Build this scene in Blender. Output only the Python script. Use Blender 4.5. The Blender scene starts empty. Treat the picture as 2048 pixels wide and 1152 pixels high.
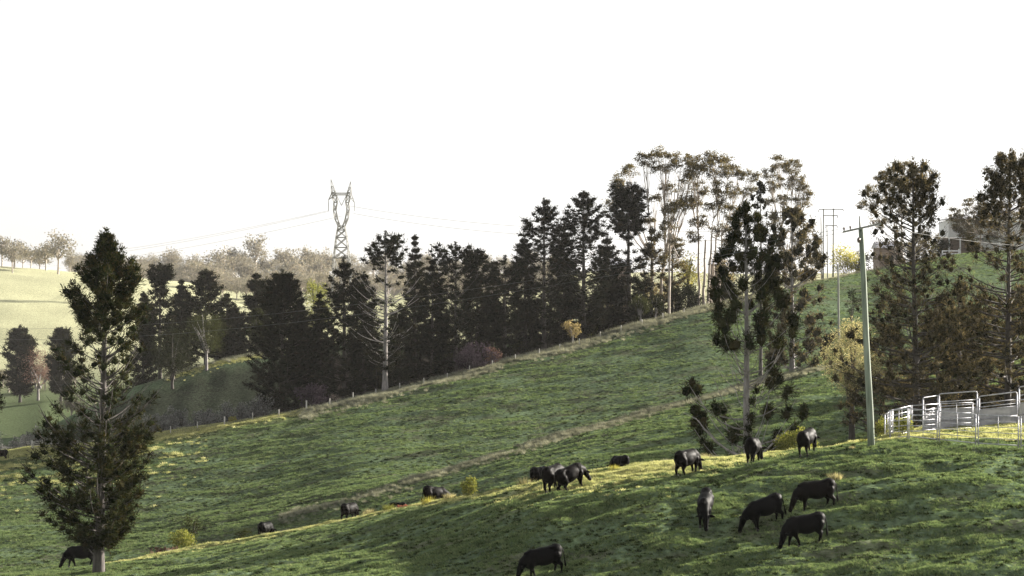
import bpy, bmesh, math, random
import numpy as np
from mathutils import Vector, Matrix

# ------------------------------------------------------------------ camera, sky, sun, exposure
SC = bpy.context.scene
COL = SC.collection
F = 3571.0                      # focal length in pixels of the 2048 px wide photograph
SUN_AZ, SUN_EL = math.radians(58), math.radians(17.5)

cam_d = bpy.data.cameras.new('camera'); cam = bpy.data.objects.new('camera', cam_d); COL.objects.link(cam)
cam.rotation_euler = (math.radians(90), 0, 0)
cam_d.sensor_width = 36; cam_d.lens = 36 * F / 2048
cam_d.clip_start = 0.5; cam_d.clip_end = 20000
SC.camera = cam

W = bpy.data.worlds.new('World'); SC.world = W; W.use_nodes = True
wn = W.node_tree.nodes; wl = W.node_tree.links
bg = wn['Background']
sky = wn.new('ShaderNodeTexSky'); sky.sky_type = 'NISHITA'; sky.sun_disc = False
sky.sun_elevation = SUN_EL; sky.sun_rotation = SUN_AZ
sky.air_density = 1.0; sky.dust_density = 1.5; sky.ozone_density = 1.0; sky.altitude = 100
hs = wn.new('ShaderNodeHueSaturation'); hs.inputs['Saturation'].default_value = 0.12
gm = wn.new('ShaderNodeGamma'); gm.inputs['Gamma'].default_value = 0.6
wl.new(sky.outputs[0], hs.inputs['Color']); wl.new(hs.outputs[0], gm.inputs['Color']); wl.new(gm.outputs[0], bg.inputs['Color'])
bg.inputs['Strength'].default_value = 0.108

sd = bpy.data.lights.new('sun', 'SUN'); so = bpy.data.objects.new('sun', sd); COL.objects.link(so)
sd.energy = 5.0; sd.angle = math.radians(0.6); sd.color = (1.0, 0.93, 0.82)
sdir = Vector((math.sin(SUN_AZ) * math.cos(SUN_EL), math.cos(SUN_AZ) * math.cos(SUN_EL), math.sin(SUN_EL)))
so.rotation_euler = sdir.to_track_quat('Z', 'Y').to_euler()
so.location = (60, 60, 60)

SC.view_settings.view_transform = 'Standard'; SC.view_settings.look = 'None'
SC.view_settings.gamma = 1; SC.view_settings.exposure = 2.0
try: SC.view_settings.use_curve_mapping = False
except Exception: pass
SC.cycles.volume_bounces = 0
SC.cycles.max_bounces = 6; SC.cycles.diffuse_bounces = 3; SC.cycles.transmission_bounces = 4
HAZE = 0.000045

# ------------------------------------------------------------------ small numpy tools
def P(u, v, Y): return Vector(((u - 1024) / F * Y, Y, (576 - v) / F * Y))

def _hash(ix, iy, seed):
    n = (ix * 374761393 + iy * 668265263 + seed * 974711) & 0x7fffffff
    n = ((n ^ (n >> 13)) * 1274126177) & 0x7fffffff
    return ((n ^ (n >> 16)) & 0xffff) / 65535.0
def vnoise(x, y, seed=0):
    x = np.asarray(x, float); y = np.asarray(y, float)
    ix = np.floor(x).astype(np.int64); iy = np.floor(y).astype(np.int64)
    fx = x - ix; fy = y - iy
    fx = fx * fx * (3 - 2 * fx); fy = fy * fy * (3 - 2 * fy)
    a = _hash(ix, iy, seed); b = _hash(ix + 1, iy, seed); c = _hash(ix, iy + 1, seed); d = _hash(ix + 1, iy + 1, seed)
    return (a * (1 - fx) + b * fx) * (1 - fy) + (c * (1 - fx) + d * fx) * fy
def fbm(x, y, seed=0, o=4):
    s = 0; a = 1.0; t = 0
    for k in range(o):
        s = s + a * vnoise(x * 2 ** k, y * 2 ** k, seed + k * 17); t += a; a *= 0.5
    return s / t
def sstep(x, a, b):
    t = np.clip((x - a) / (b - a), 0, 1); return t * t * (3 - 2 * t)
def nrm(a): return a / np.maximum(np.linalg.norm(a, axis=-1, keepdims=True), 1e-9)

def np_mesh(name, V, faces, smooth=False):
    """faces: list of int arrays (n,3) or (n,4)"""
    me = bpy.data.meshes.new(name)
    V = np.asarray(V, np.float32)
    faces = [np.asarray(f, np.int32) for f in faces if len(f)]
    me.vertices.add(len(V)); me.vertices.foreach_set('co', V.ravel())
    nl = sum(f.size for f in faces); nf = sum(len(f) for f in faces)
    me.loops.add(nl); me.polygons.add(nf)
    me.loops.foreach_set('vertex_index', np.concatenate([f.ravel() for f in faces]))
    tot = np.concatenate([np.full(len(f), f.shape[1], np.int32) for f in faces])
    st = np.concatenate([[0], np.cumsum(tot)[:-1]]).astype(np.int32)
    me.polygons.foreach_set('loop_start', st)
    try: me.polygons.foreach_set('loop_total', tot)
    except Exception: pass
    me.polygons.foreach_set('use_smooth', np.full(nf, smooth, bool))
    me.update(calc_edges=True); me.validate()
    return me

STUFF_PARTS = ('branches', 'crown', 'foliage', 'stems')
def tag(o, label=None, cat=None, group=None, kind=None):
    if label: o['label'] = label
    if cat: o['category'] = cat
    if group: o['group'] = group
    if kind: o['kind'] = kind
    return o
def link(name, me, mat=None, parent=None):
    o = bpy.data.objects.new(name, me); COL.objects.link(o)
    if mat is not None and len(me.materials) == 0: me.materials.append(mat)
    if parent is not None: o.parent = parent
    if name in STUFF_PARTS: o['kind'] = 'stuff'
    return o
def empty(name, loc, rz=0, **k):
    o = bpy.data.objects.new(name, None); COL.objects.link(o); o.location = loc; o.rotation_euler = (0, 0, rz)
    o.empty_display_size = 0.3
    return tag(o, **k)
def copy_tree(o, parent=None):
    c = o.copy(); COL.objects.link(c); c.parent = parent
    for ch in list(o.children): copy_tree(ch, c)
    return c

# mesh accumulator
class Acc:
    def __init__(s): s.V = []; s.Q = []; s.T = []; s.n = 0
    def add(s, V, Q=None, T=None):
        V = np.asarray(V, float)
        if Q is not None and len(Q): s.Q.append(np.asarray(Q) + s.n)
        if T is not None and len(T): s.T.append(np.asarray(T) + s.n)
        s.V.append(V); s.n += len(V)
    def tubes(s, paths, radii, S=5, cap=False):
        """paths (B,K,3) radii (B,K)"""
        paths = np.asarray(paths, float); radii = np.asarray(radii, float)
        B, K, _ = paths.shape
        d = np.zeros_like(paths); d[:, 1:-1] = paths[:, 2:] - paths[:, :-2]; d[:, 0] = paths[:, 1] - paths[:, 0]; d[:, -1] = paths[:, -1] - paths[:, -2]
        d = nrm(d)
        ref = np.where(np.abs(d[..., 2:3]) > 0.8, np.array([1.0, 0, 0]), np.array([0, 0, 1.0]))
        a = nrm(np.cross(d, ref)); b = np.cross(d, a)
        th = np.arange(S) * 2 * math.pi / S
        ring = paths[:, :, None] + radii[:, :, None, None] * (a[:, :, None] * np.cos(th)[None, None, :, None] + b[:, :, None] * np.sin(th)[None, None, :, None])
        V = ring.reshape(-1, 3)
        i = np.arange(B)[:, None, None] * K * S + np.arange(K - 1)[None, :, None] * S + np.arange(S)[None, None, :]
        j = np.arange(B)[:, None, None] * K * S + np.arange(K - 1)[None, :, None] * S + ((np.arange(S) + 1) % S)[None, None, :]
        Q = np.stack([i, j, j + S, i + S], -1).reshape(-1, 4)
        T = None
        if cap:
            tl = []
            for bb in range(B):
                for k0, sgn in ((0, 1), (K - 1, -1)):
                    o = bb * K * S + k0 * S
                    for t in range(1, S - 1):
                        tl.append((o, o + t, o + t + 1) if sgn < 0 else (o, o + t + 1, o + t))
            T = np.array(tl)
        s.add(V, Q, T)
        return s
    def spikes(s, base, dirn, L, Wd, rng, fold=0.5):
        n = len(base); dirn = nrm(dirn)
        r = nrm(np.cross(dirn, nrm(rng.normal(size=(n, 3)))))
        L = np.asarray(L).reshape(-1, 1) * np.ones((n, 1)); Wd = np.asarray(Wd).reshape(-1, 1) * np.ones((n, 1))
        m = base + dirn * L * fold
        V = np.stack([base, m + r * Wd * .5, base + dirn * L, m - r * Wd * .5], 1).reshape(-1, 3)
        Q = np.arange(n * 4).reshape(-1, 4)
        s.add(V, Q); return s
    def box(s, c, h, R=None):
        c = np.array(c, float); h = np.array(h, float)
        V = np.array([[x, y, z] for x in (-1, 1) for y in (-1, 1) for z in (-1, 1)], float) * h
        if R is not None: V = V @ np.array(R).T
        Q = [(0, 1, 3, 2), (4, 6, 7, 5), (0, 4, 5, 1), (2, 3, 7, 6), (0, 2, 6, 4), (1, 5, 7, 3)]
        s.add(V + c, Q); return s
    def mesh(s, name, smooth=False):
        V = np.concatenate(s.V)
        fs = []
        if s.Q: fs.append(np.concatenate(s.Q))
        if s.T: fs.append(np.concatenate(s.T))
        return np_mesh(name, V, fs, smooth)
    def obj(s, name, mat, parent=None, smooth=False): return link(name, s.mesh(name, smooth), mat, parent)

# ------------------------------------------------------------------ materials
def new_mat(name):
    m = bpy.data.materials.new(name); m.use_nodes = True
    nt = m.node_tree; nt.nodes.clear()
    out = nt.nodes.new('ShaderNodeOutputMaterial')
    return m, nt, out
def ramp(nt, fac, stops):
    r = nt.nodes.new('ShaderNodeValToRGB'); e = r.color_ramp.elements
    while len(e) < len(stops): e.new(0.5)
    for k, (p, c) in enumerate(stops): e[k].position = p; e[k].color = (*c, 1)
    nt.links.new(fac, r.inputs[0]); return r.outputs[0]
def leaf_mat(name, cols, trans=0.35, tcol=None, obj_rand=False):
    m, nt, out = new_mat(name)
    if obj_rand:
        g = nt.nodes.new('ShaderNodeObjectInfo').outputs['Random']
    else:
        g = nt.nodes.new('ShaderNodeNewGeometry').outputs['Random Per Island']
    n = len(cols)
    c = ramp(nt, g, [(k / max(1, n - 1), cc) for k, cc in enumerate(cols)])
    # large scale clumps of lighter / darker growth
    tc = nt.nodes.new('ShaderNodeTexCoord'); nz = nt.nodes.new('ShaderNodeTexNoise'); nz.inputs['Scale'].default_value = 0.6; nz.inputs['Detail'].default_value = 2
    nt.links.new(tc.outputs['Object'], nz.inputs['Vector'])
    mr = nt.nodes.new('ShaderNodeMapRange'); mr.inputs['From Min'].default_value = .3; mr.inputs['From Max'].default_value = .7
    mr.inputs['To Min'].default_value = .7; mr.inputs['To Max'].default_value = 1.35; nt.links.new(nz.outputs[0], mr.inputs['Value'])
    mx = nt.nodes.new('ShaderNodeVectorMath'); mx.operation = 'SCALE'; nt.links.new(c, mx.inputs[0]); nt.links.new(mr.outputs[0], mx.inputs['Scale'])
    d = nt.nodes.new('ShaderNodeBsdfDiffuse'); nt.links.new(mx.outputs[0], d.inputs['Color'])
    t = nt.nodes.new('ShaderNodeBsdfTranslucent')
    tm = nt.nodes.new('ShaderNodeVectorMath'); tm.operation = 'MULTIPLY'; tm.inputs[1].default_value = tcol or (1.5, 1.45, 0.8)
    nt.links.new(mx.outputs[0], tm.inputs[0]); nt.links.new(tm.outputs[0], t.inputs['Color'])
    mi = nt.nodes.new('ShaderNodeMixShader'); mi.inputs[0].default_value = trans
    nt.links.new(d.outputs[0], mi.inputs[1]); nt.links.new(t.outputs[0], mi.inputs[2]); nt.links.new(mi.outputs[0], out.inputs['Surface'])
    return m
def solid_mat(name, c1, c2, scale=(4, 4, 1), rough=0.8, bump=0.3, metal=0.0, contrast=(.35, .65), detail=5, coords='Object'):
    m, nt, out = new_mat(name)
    b = nt.nodes.new('ShaderNodeBsdfPrincipled'); nt.links.new(b.outputs[0], out.inputs['Surface'])
    tc = nt.nodes.new('ShaderNodeTexCoord'); mp = nt.nodes.new('ShaderNodeMapping'); mp.inputs['Scale'].default_value = scale
    nt.links.new(tc.outputs[coords], mp.inputs[0])
    nz = nt.nodes.new('ShaderNodeTexNoise'); nz.inputs['Scale'].default_value = 1; nz.inputs['Detail'].default_value = detail; nt.links.new(mp.outputs[0], nz.inputs['Vector'])
    c = ramp(nt, nz.outputs[0], [(contrast[0], c1), (contrast[1], c2)])
    nt.links.new(c, b.inputs['Base Color']); b.inputs['Roughness'].default_value = rough; b.inputs['Metallic'].default_value = metal
    if bump:
        bp = nt.nodes.new('ShaderNodeBump'); bp.inputs['Strength'].default_value = bump; bp.inputs['Distance'].default_value = 0.03
        nt.links.new(nz.outputs[0], bp.inputs['Height']); nt.links.new(bp.outputs[0], b.inputs['Normal'])
    return m

M = {}
M['pine'] = leaf_mat('pine_foliage', [(.004, .006, .0035), (.008, .011, .006), (.014, .017, .009), (.024, .019, .011)], .12, (1.6, 1.3, .6))
M['pine_hero'] = leaf_mat('hoop_pine_foliage', [(.005, .008, .004), (.011, .016, .007), (.024, .030, .012), (.042, .034, .016)], .22, (1.8, 1.5, .6))
M['pine_warm'] = leaf_mat('bunya_pine_foliage', [(.010, .012, .008), (.026, .028, .016), (.062, .056, .035), (.17, .145, .095)], .3, (1.6, 1.35, .85))
M['euc'] = leaf_mat('gum_foliage', [(.035, .036, .022), (.07, .064, .038), (.15, .12, .075)], .35, (1.6, 1.4, .7))
M['far_leaf'] = leaf_mat('far_foliage', [(.12, .125, .105), (.17, .165, .145), (.24, .22, .20)], .35, (1.4, 1.25, .9))  # leaf colour made paler, distance haze put into it
M['olive'] = leaf_mat('olive_foliage', [(.018, .022, .009), (.03, .036, .015), (.05, .053, .022)], .25)
M['dark_leaf'] = leaf_mat('dark_foliage', [(.010, .013, .007), (.020, .024, .012), (.034, .036, .02)], .12)
M['yellow'] = leaf_mat('yellow_foliage', [(.16, .17, .05), (.26, .25, .08), (.36, .33, .14)], .5, (1.5, 1.4, .7))
M['gold'] = leaf_mat('golden_foliage', [(.12, .10, .055), (.24, .20, .10), (.38, .32, .19)], .4, (1.25, 1.15, .85))
M['lime'] = leaf_mat('lime_foliage', [(.07, .085, .025), (.15, .16, .05), (.28, .27, .10)], .4, (1.3, 1.3, .7))
M['cream'] = leaf_mat('wattle_foliage', [(.14, .14, .08), (.32, .30, .18), (.50, .47, .32)], .4, (1.3, 1.2, .8))
M['scrub'] = leaf_mat('scrub_foliage', [(.10, .102, .098), (.17, .17, .165), (.27, .265, .255)], .2, (1.1, 1.1, 1.0))
M['purple'] = leaf_mat('purple_twigs', [(.035, .026, .034), (.065, .05, .062), (.10, .08, .09)], .1, (1.1, 1, 1))
M['pink'] = leaf_mat('pink_foliage', [(.10, .07, .06), (.18, .12, .10), (.24, .17, .13)], .3, (1.3, 1.0, .9))
M['red'] = leaf_mat('red_foliage', [(.16, .06, .05), (.30, .12, .10), (.40, .28, .18)], .4, (1.3, 1.0, .8))
M['bark'] = solid_mat('pine_bark', (.032, .027, .025), (.09, .078, .07), (6, 6, 1.5), .9, .5)
M['bark_pale'] = solid_mat('pale_bark', (.13, .12, .115), (.27, .25, .24), (5, 5, 1.2), .85, .4)
M['bark_gum'] = solid_mat('gum_bark', (.26, .21, .17), (.48, .42, .36), (3, 3, .7), .8, .3)
M['bark_dark'] = solid_mat('dark_bark', (.03, .026, .022), (.07, .06, .05), (6, 6, 1.5), .9, .5)
M['cow'] = solid_mat('black_hide', (.0008, .0008, .0009), (.0022, .0020, .0021), (5, 5, 5), .6, .15)
M['cow_brown'] = solid_mat('dark_brown_hide', (.0010, .0009, .0009), (.0050, .0034, .0028), (4, 4, 4), .55, .15)
for _m in ('cow', 'cow_brown'):
    for _n in M[_m].node_tree.nodes:
        if _n.type == 'BSDF_PRINCIPLED': _n.inputs['Specular IOR Level'].default_value = .04; _n.inputs['Roughness'].default_value = .55
M['hoof'] = solid_mat('hoof_horn', (.01, .009, .008), (.03, .026, .022), (20, 20, 20), .6, .1)
M['galv'] = solid_mat('galvanised_pipe', (.26, .26, .28), (.46, .46, .50), (7, 7, 7), .45, .05, .35)
M['sheet'] = solid_mat('galvanised_sheet', (.27, .27, .30), (.44, .43, .46), (1.2, 1.2, 2.5), .5, .05, .25)
M['pole'] = solid_mat('treated_pole', (.13, .155, .115), (.28, .32, .25), (6, 6, .5), .8, .25)
M['pole_grey'] = solid_mat('weathered_pole', (.16, .16, .14), (.30, .30, .27), (8, 8, .6), .85, .3)
M['steel'] = solid_mat('lattice_steel', (.12, .12, .11), (.2, .2, .19), (1, 1, 1), .6, 0, .3)
M['wire'] = solid_mat('wire', (.05, .05, .05), (.09, .09, .09), (1, 1, 1), .5, 0, .4)
M['post'] = solid_mat('fence_post_timber', (.28, .27, .24), (.52, .50, .46), (12, 12, 2), .9, .3)
M['white'] = solid_mat('white_paint', (.66, .66, .66), (.82, .81, .80), (1.5, 1.5, 1.5), .6, .05)
M['roof'] = solid_mat('pale_roof_metal', (.46, .46, .49), (.60, .60, .63), (.5, 8, .5), .45, .1, .1)
M['glass'] = solid_mat('window_glass', (.03, .035, .04), (.06, .065, .075), (1, 1, 1), .08, 0)
M['brown_wall'] = solid_mat('brown_weatherboard', (.16, .12, .10), (.28, .21, .17), (.5, .5, 8), .8, .1)
M['ceramic'] = solid_mat('insulator_ceramic', (.10, .07, .06), (.16, .12, .10), (1, 1, 1), .3, 0)

# ------------------------------------------------------------------ terrain from ridge and valley lines
def smooth(a, k=7):
    ker = np.hanning(k + 2)[1:-1]; ker /= ker.sum()
    return np.convolve(np.pad(a, (k // 2, k // 2), mode='edge'), ker, 'valid')
US = np.concatenate([np.linspace(-2600, -760, 24, endpoint=False), np.arange(-760, 2810, 9.5), np.linspace(2830, 4700, 24)])
def fu(pts, k=15):
    x = [p[0] for p in pts]; y = [p[1] for p in pts]
    core = np.arange(-3000, 5000, 10.0)
    return np.interp(US, core, smooth(np.interp(core, x, y), k))
rows = []   # (Y array, Z array)
def zrow(Yp, Vp, k=15):
    Y = fu(Yp, k); v = fu(Vp, k); return Y, -(v - 576) / F * Y
one = np.ones_like(US)
F1Y, F1Z = zrow([(-400, 108), (0, 106), (200, 99), (400, 90), (700, 83), (1085, 79), (1600, 74), (2048, 70), (3000, 66)], [(0, 1172), (2048, 1172)])
FMY, FMZ = zrow([(0, 116), (200, 112), (400, 116), (700, 109), (900, 98), (1085, 91), (1300, 90), (1500, 92), (1743, 94), (1973, 92), (3000, 92)],
                [(-400, 1190), (0, 1162), (200, 1150), (400, 1124), (700, 1070), (1085, 1012), (1300, 972), (1500, 938), (1700, 902), (1800, 893), (1973, 893), (3000, 890)], 9)
F2Y, F2Z = zrow([(-400, 128), (0, 128), (200, 130), (400, 136), (600, 133), (700, 128), (868, 118), (1000, 109), (1110, 104), (1300, 103), (1500, 107), (1740, 110), (1850, 111), (2048, 115), (3000, 122)],
                [(-600, 1215), (0, 1152), (200, 1133), (400, 1096), (500, 1078), (600, 1061), (700, 1042), (800, 1022), (900, 1002), (1000, 984), (1100, 969), (1200, 952), (1300, 938), (1400, 927), (1500, 917), (1600, 903), (1700, 887), (1760, 876), (1850, 858), (1950, 843), (2048, 832), (2450, 785), (3200, 740)], 9)
V1Y = F2Y + 18; V1Z = F2Z - (576 - 0 * one) * 0 - np.where(True, 18 * (-(F2Z / F2Y)) , 0) - 1.6
B1Y, B1Z = zrow([(0, 172), (400, 168), (700, 166), (1000, 172), (1400, 185), (1700, 197), (2048, 206), (3000, 215)],
                [(-700, 1115), (0, 1085), (300, 1072), (400, 1060), (500, 1045), (600, 1024), (700, 998), (800, 972), (900, 942), (1000, 907), (1100, 878), (1200, 850), (1300, 825), (1400, 798), (1480, 775), (1560, 757), (1650, 738), (1750, 720), (1900, 700), (2048, 690), (3000, 620)])
V1Z = np.minimum(V1Z, B1Z + 1.5)
dip = sstep(US, 700, 1150)
V2Y = B1Y + 15; V2Z = B1Z - 15 * (-(B1Z / B1Y)) * dip - 0.9 * dip - .15
B2Y, B2Z = zrow([(0, 236), (300, 236), (640, 242), (1000, 256), (1430, 276), (1740, 330), (2048, 345), (3000, 360)],
                [(-700, 925), (0, 908), (100, 897), (200, 888), (300, 876), (400, 860), (500, 842), (560, 832), (640, 814), (720, 797), (822, 775), (920, 748), (1024, 722), (1128, 695), (1200, 676), (1319, 643), (1430, 612), (1500, 597), (1600, 570), (1700, 553), (1740, 545), (1800, 529), (1900, 509), (2000, 502), (2048, 500), (3000, 470)])
MY, MZ = zrow([(0, 305), (500, 325), (1000, 345), (1430, 365), (1740, 420), (2048, 435), (3000, 450)],
              [(-700, 905), (0, 886), (60, 876), (130, 842), (200, 802), (280, 770), (350, 750), (400, 736), (500, 710), (600, 692), (700, 690), (850, 700), (1000, 690), (1200, 655), (1430, 622), (1740, 560), (2048, 530), (3000, 510)])
V3Y = (B2Y + MY) / 2; V3Z = np.minimum(B2Z - (V3Y - B2Y) * (-(B2Z / B2Y)) - 2.2 * (1 - sstep(US, 1300, 1750)) - .4, (B2Z * .5 + MZ * .5))
V4Y = MY + 75; V4Z = np.minimum(MZ - 7, -(872 - 576) / F * V4Y * (1 - sstep(US, 300, 1000)) - 8 * sstep(US, 300, 1000))
G1Y = 560 * one; G1Z = -(fu([(0, 776), (100, 772), (300, 760), (600, 720), (1200, 680), (2048, 650)]) - 576) / F * G1Y
G2Y = 720 * one; G2Z = -(fu([(0, 640), (150, 650), (400, 668), (700, 680), (1200, 640), (2048, 620)]) - 576) / F * G2Y
FFY = 960 * one; FFZ = -(fu([(-700, 500), (0, 535), (150, 547), (350, 565), (483, 583), (700, 592), (1000, 588), (1500, 582), (2048, 572), (3000, 565)]) - 576) / F * FFY
V5Y = 1120 * one; V5Z = FFZ - 8
FHY = 1420 * one; FHZ = -(fu([(-700, 545), (0, 550), (300, 556), (700, 556), (1000, 545), (1500, 548), (3000, 548)]) - 576) / F * FHY
KEY = [(0 * one - 60, 0 * one + 4), (0 * one, 0 * one - 1.9), (14 * one, 0 * one - 5.2), (38 * one, 0 * one - 11.5), (57 * one, F1Z - 1.2), (F1Y, F1Z), (FMY, FMZ), (F2Y, F2Z), (V1Y, V1Z), (B1Y, B1Z), (V2Y, V2Z), (B2Y, B2Z), (V3Y, V3Z), (MY, MZ), (V4Y, V4Z), (G1Y, G1Z), (G2Y, G2Z), (FFY, FFZ), (V5Y, V5Z), (FHY, FHZ), (2300 * one, FHZ * 0 - 40), (9000 * one, FHZ * 0 - 70)]
KY = np.array([k[0] for k in KEY]).T; KZ = np.array([k[1] for k in KEY]).T      # (nu, nk)
def pchip_slopes(x, y):
    h = np.diff(x, axis=1); dl = np.diff(y, axis=1) / h
    m = np.zeros_like(y)
    w1 = 2 * h[:, 1:] + h[:, :-1]; w2 = h[:, 1:] + 2 * h[:, :-1]
    same = dl[:, :-1] * dl[:, 1:] > 0
    with np.errstate(divide='ignore', invalid='ignore'):
        mm = (w1 + w2) / (w1 / dl[:, :-1] + w2 / dl[:, 1:])
    m[:, 1:-1] = np.where(same, mm, 0); m[:, 0] = dl[:, 0]; m[:, -1] = dl[:, -1]
    return m
KM = pchip_slopes(KY, KZ)
YS = np.concatenate([np.linspace(-60, 64, 40, endpoint=False), np.arange(64, 136, .3), np.arange(136, 290, .85), np.arange(290, 460, 3), np.arange(460, 1500, 12), np.geomspace(1500, 9000, 24)])
ZB = np.zeros((len(US), len(YS)))
for i in range(len(US)):
    k = np.clip(np.searchsorted(KY[i], YS, side='right') - 1, 0, KY.shape[1] - 2)
    x0 = KY[i, k]; h = KY[i, k + 1] - x0; t = (YS - x0) / h
    ZB[i] = (1 + 2 * t) * (1 - t) ** 2 * KZ[i, k] + t * (1 - t) ** 2 * h * KM[i, k] + t * t * (3 - 2 * t) * KZ[i, k + 1] + t * t * (t - 1) * h * KM[i, k + 1]
YE = np.maximum(YS, 70)
XG = (US[:, None] - 1024) / F * YE[None, :]
YG = np.broadcast_to(YS[None, :], XG.shape)
UG = np.broadcast_to(US[:, None], XG.shape)
near = 1 - sstep(YG, 280, 600)
lump = (fbm(XG / 2.6, YG / 1.1, 3, 3) - .5) * .5 + (fbm(XG / .8, YG / .55, 9, 2) - .5) * .26 * (1 - sstep(YG, 110, 160))
lump += (fbm(XG / 9, YG / 6, 5, 3) - .5) * .7 * sstep(YG, 60, 90)
far = (fbm(XG / 60, YG / 40, 8, 4) - .5) * 5 * sstep(YG, 480, 620)
ZG = ZB + lump * near * sstep(YG, 20, 60) + far
def hgt(x, y):
    """terrain height at world x, y (scalar or arrays)"""
    x = np.asarray(x, float); y = np.asarray(y, float)
    u = x / np.maximum(y, 70) * F + 1024
    i = np.clip(np.searchsorted(US, u) - 1, 0, len(US) - 2); j = np.clip(np.searchsorted(YS, y) - 1, 0, len(YS) - 2)
    fx = np.clip((u - US[i]) / (US[i + 1] - US[i]), 0, 1); fy = np.clip((y - YS[j]) / (YS[j + 1] - YS[j]), 0, 1)
    return (ZG[i, j] * (1 - fx) + ZG[i + 1, j] * fx) * (1 - fy) + (ZG[i, j + 1] * (1 - fx) + ZG[i + 1, j + 1] * fx) * fy
def at(u, Y):
    x = (u - 1024) / F * Y; return Vector((x, Y, float(hgt(x, Y))))
def hit(u, v, y0=60, y1=1500):
    """where the view ray of pixel u, v meets the ground"""
    Y = np.arange(y0, y1, .25); x = (u - 1024) / F * Y
    z = hgt(x, Y); vv = 576 - z / Y * F
    k = np.argmax(vv <= v)
    if vv[k] > v: k = np.argmin(vv)
    return Vector((x[k], Y[k], float(z[k])))
key = lambda arr, u: np.interp(u, US, arr)

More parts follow.
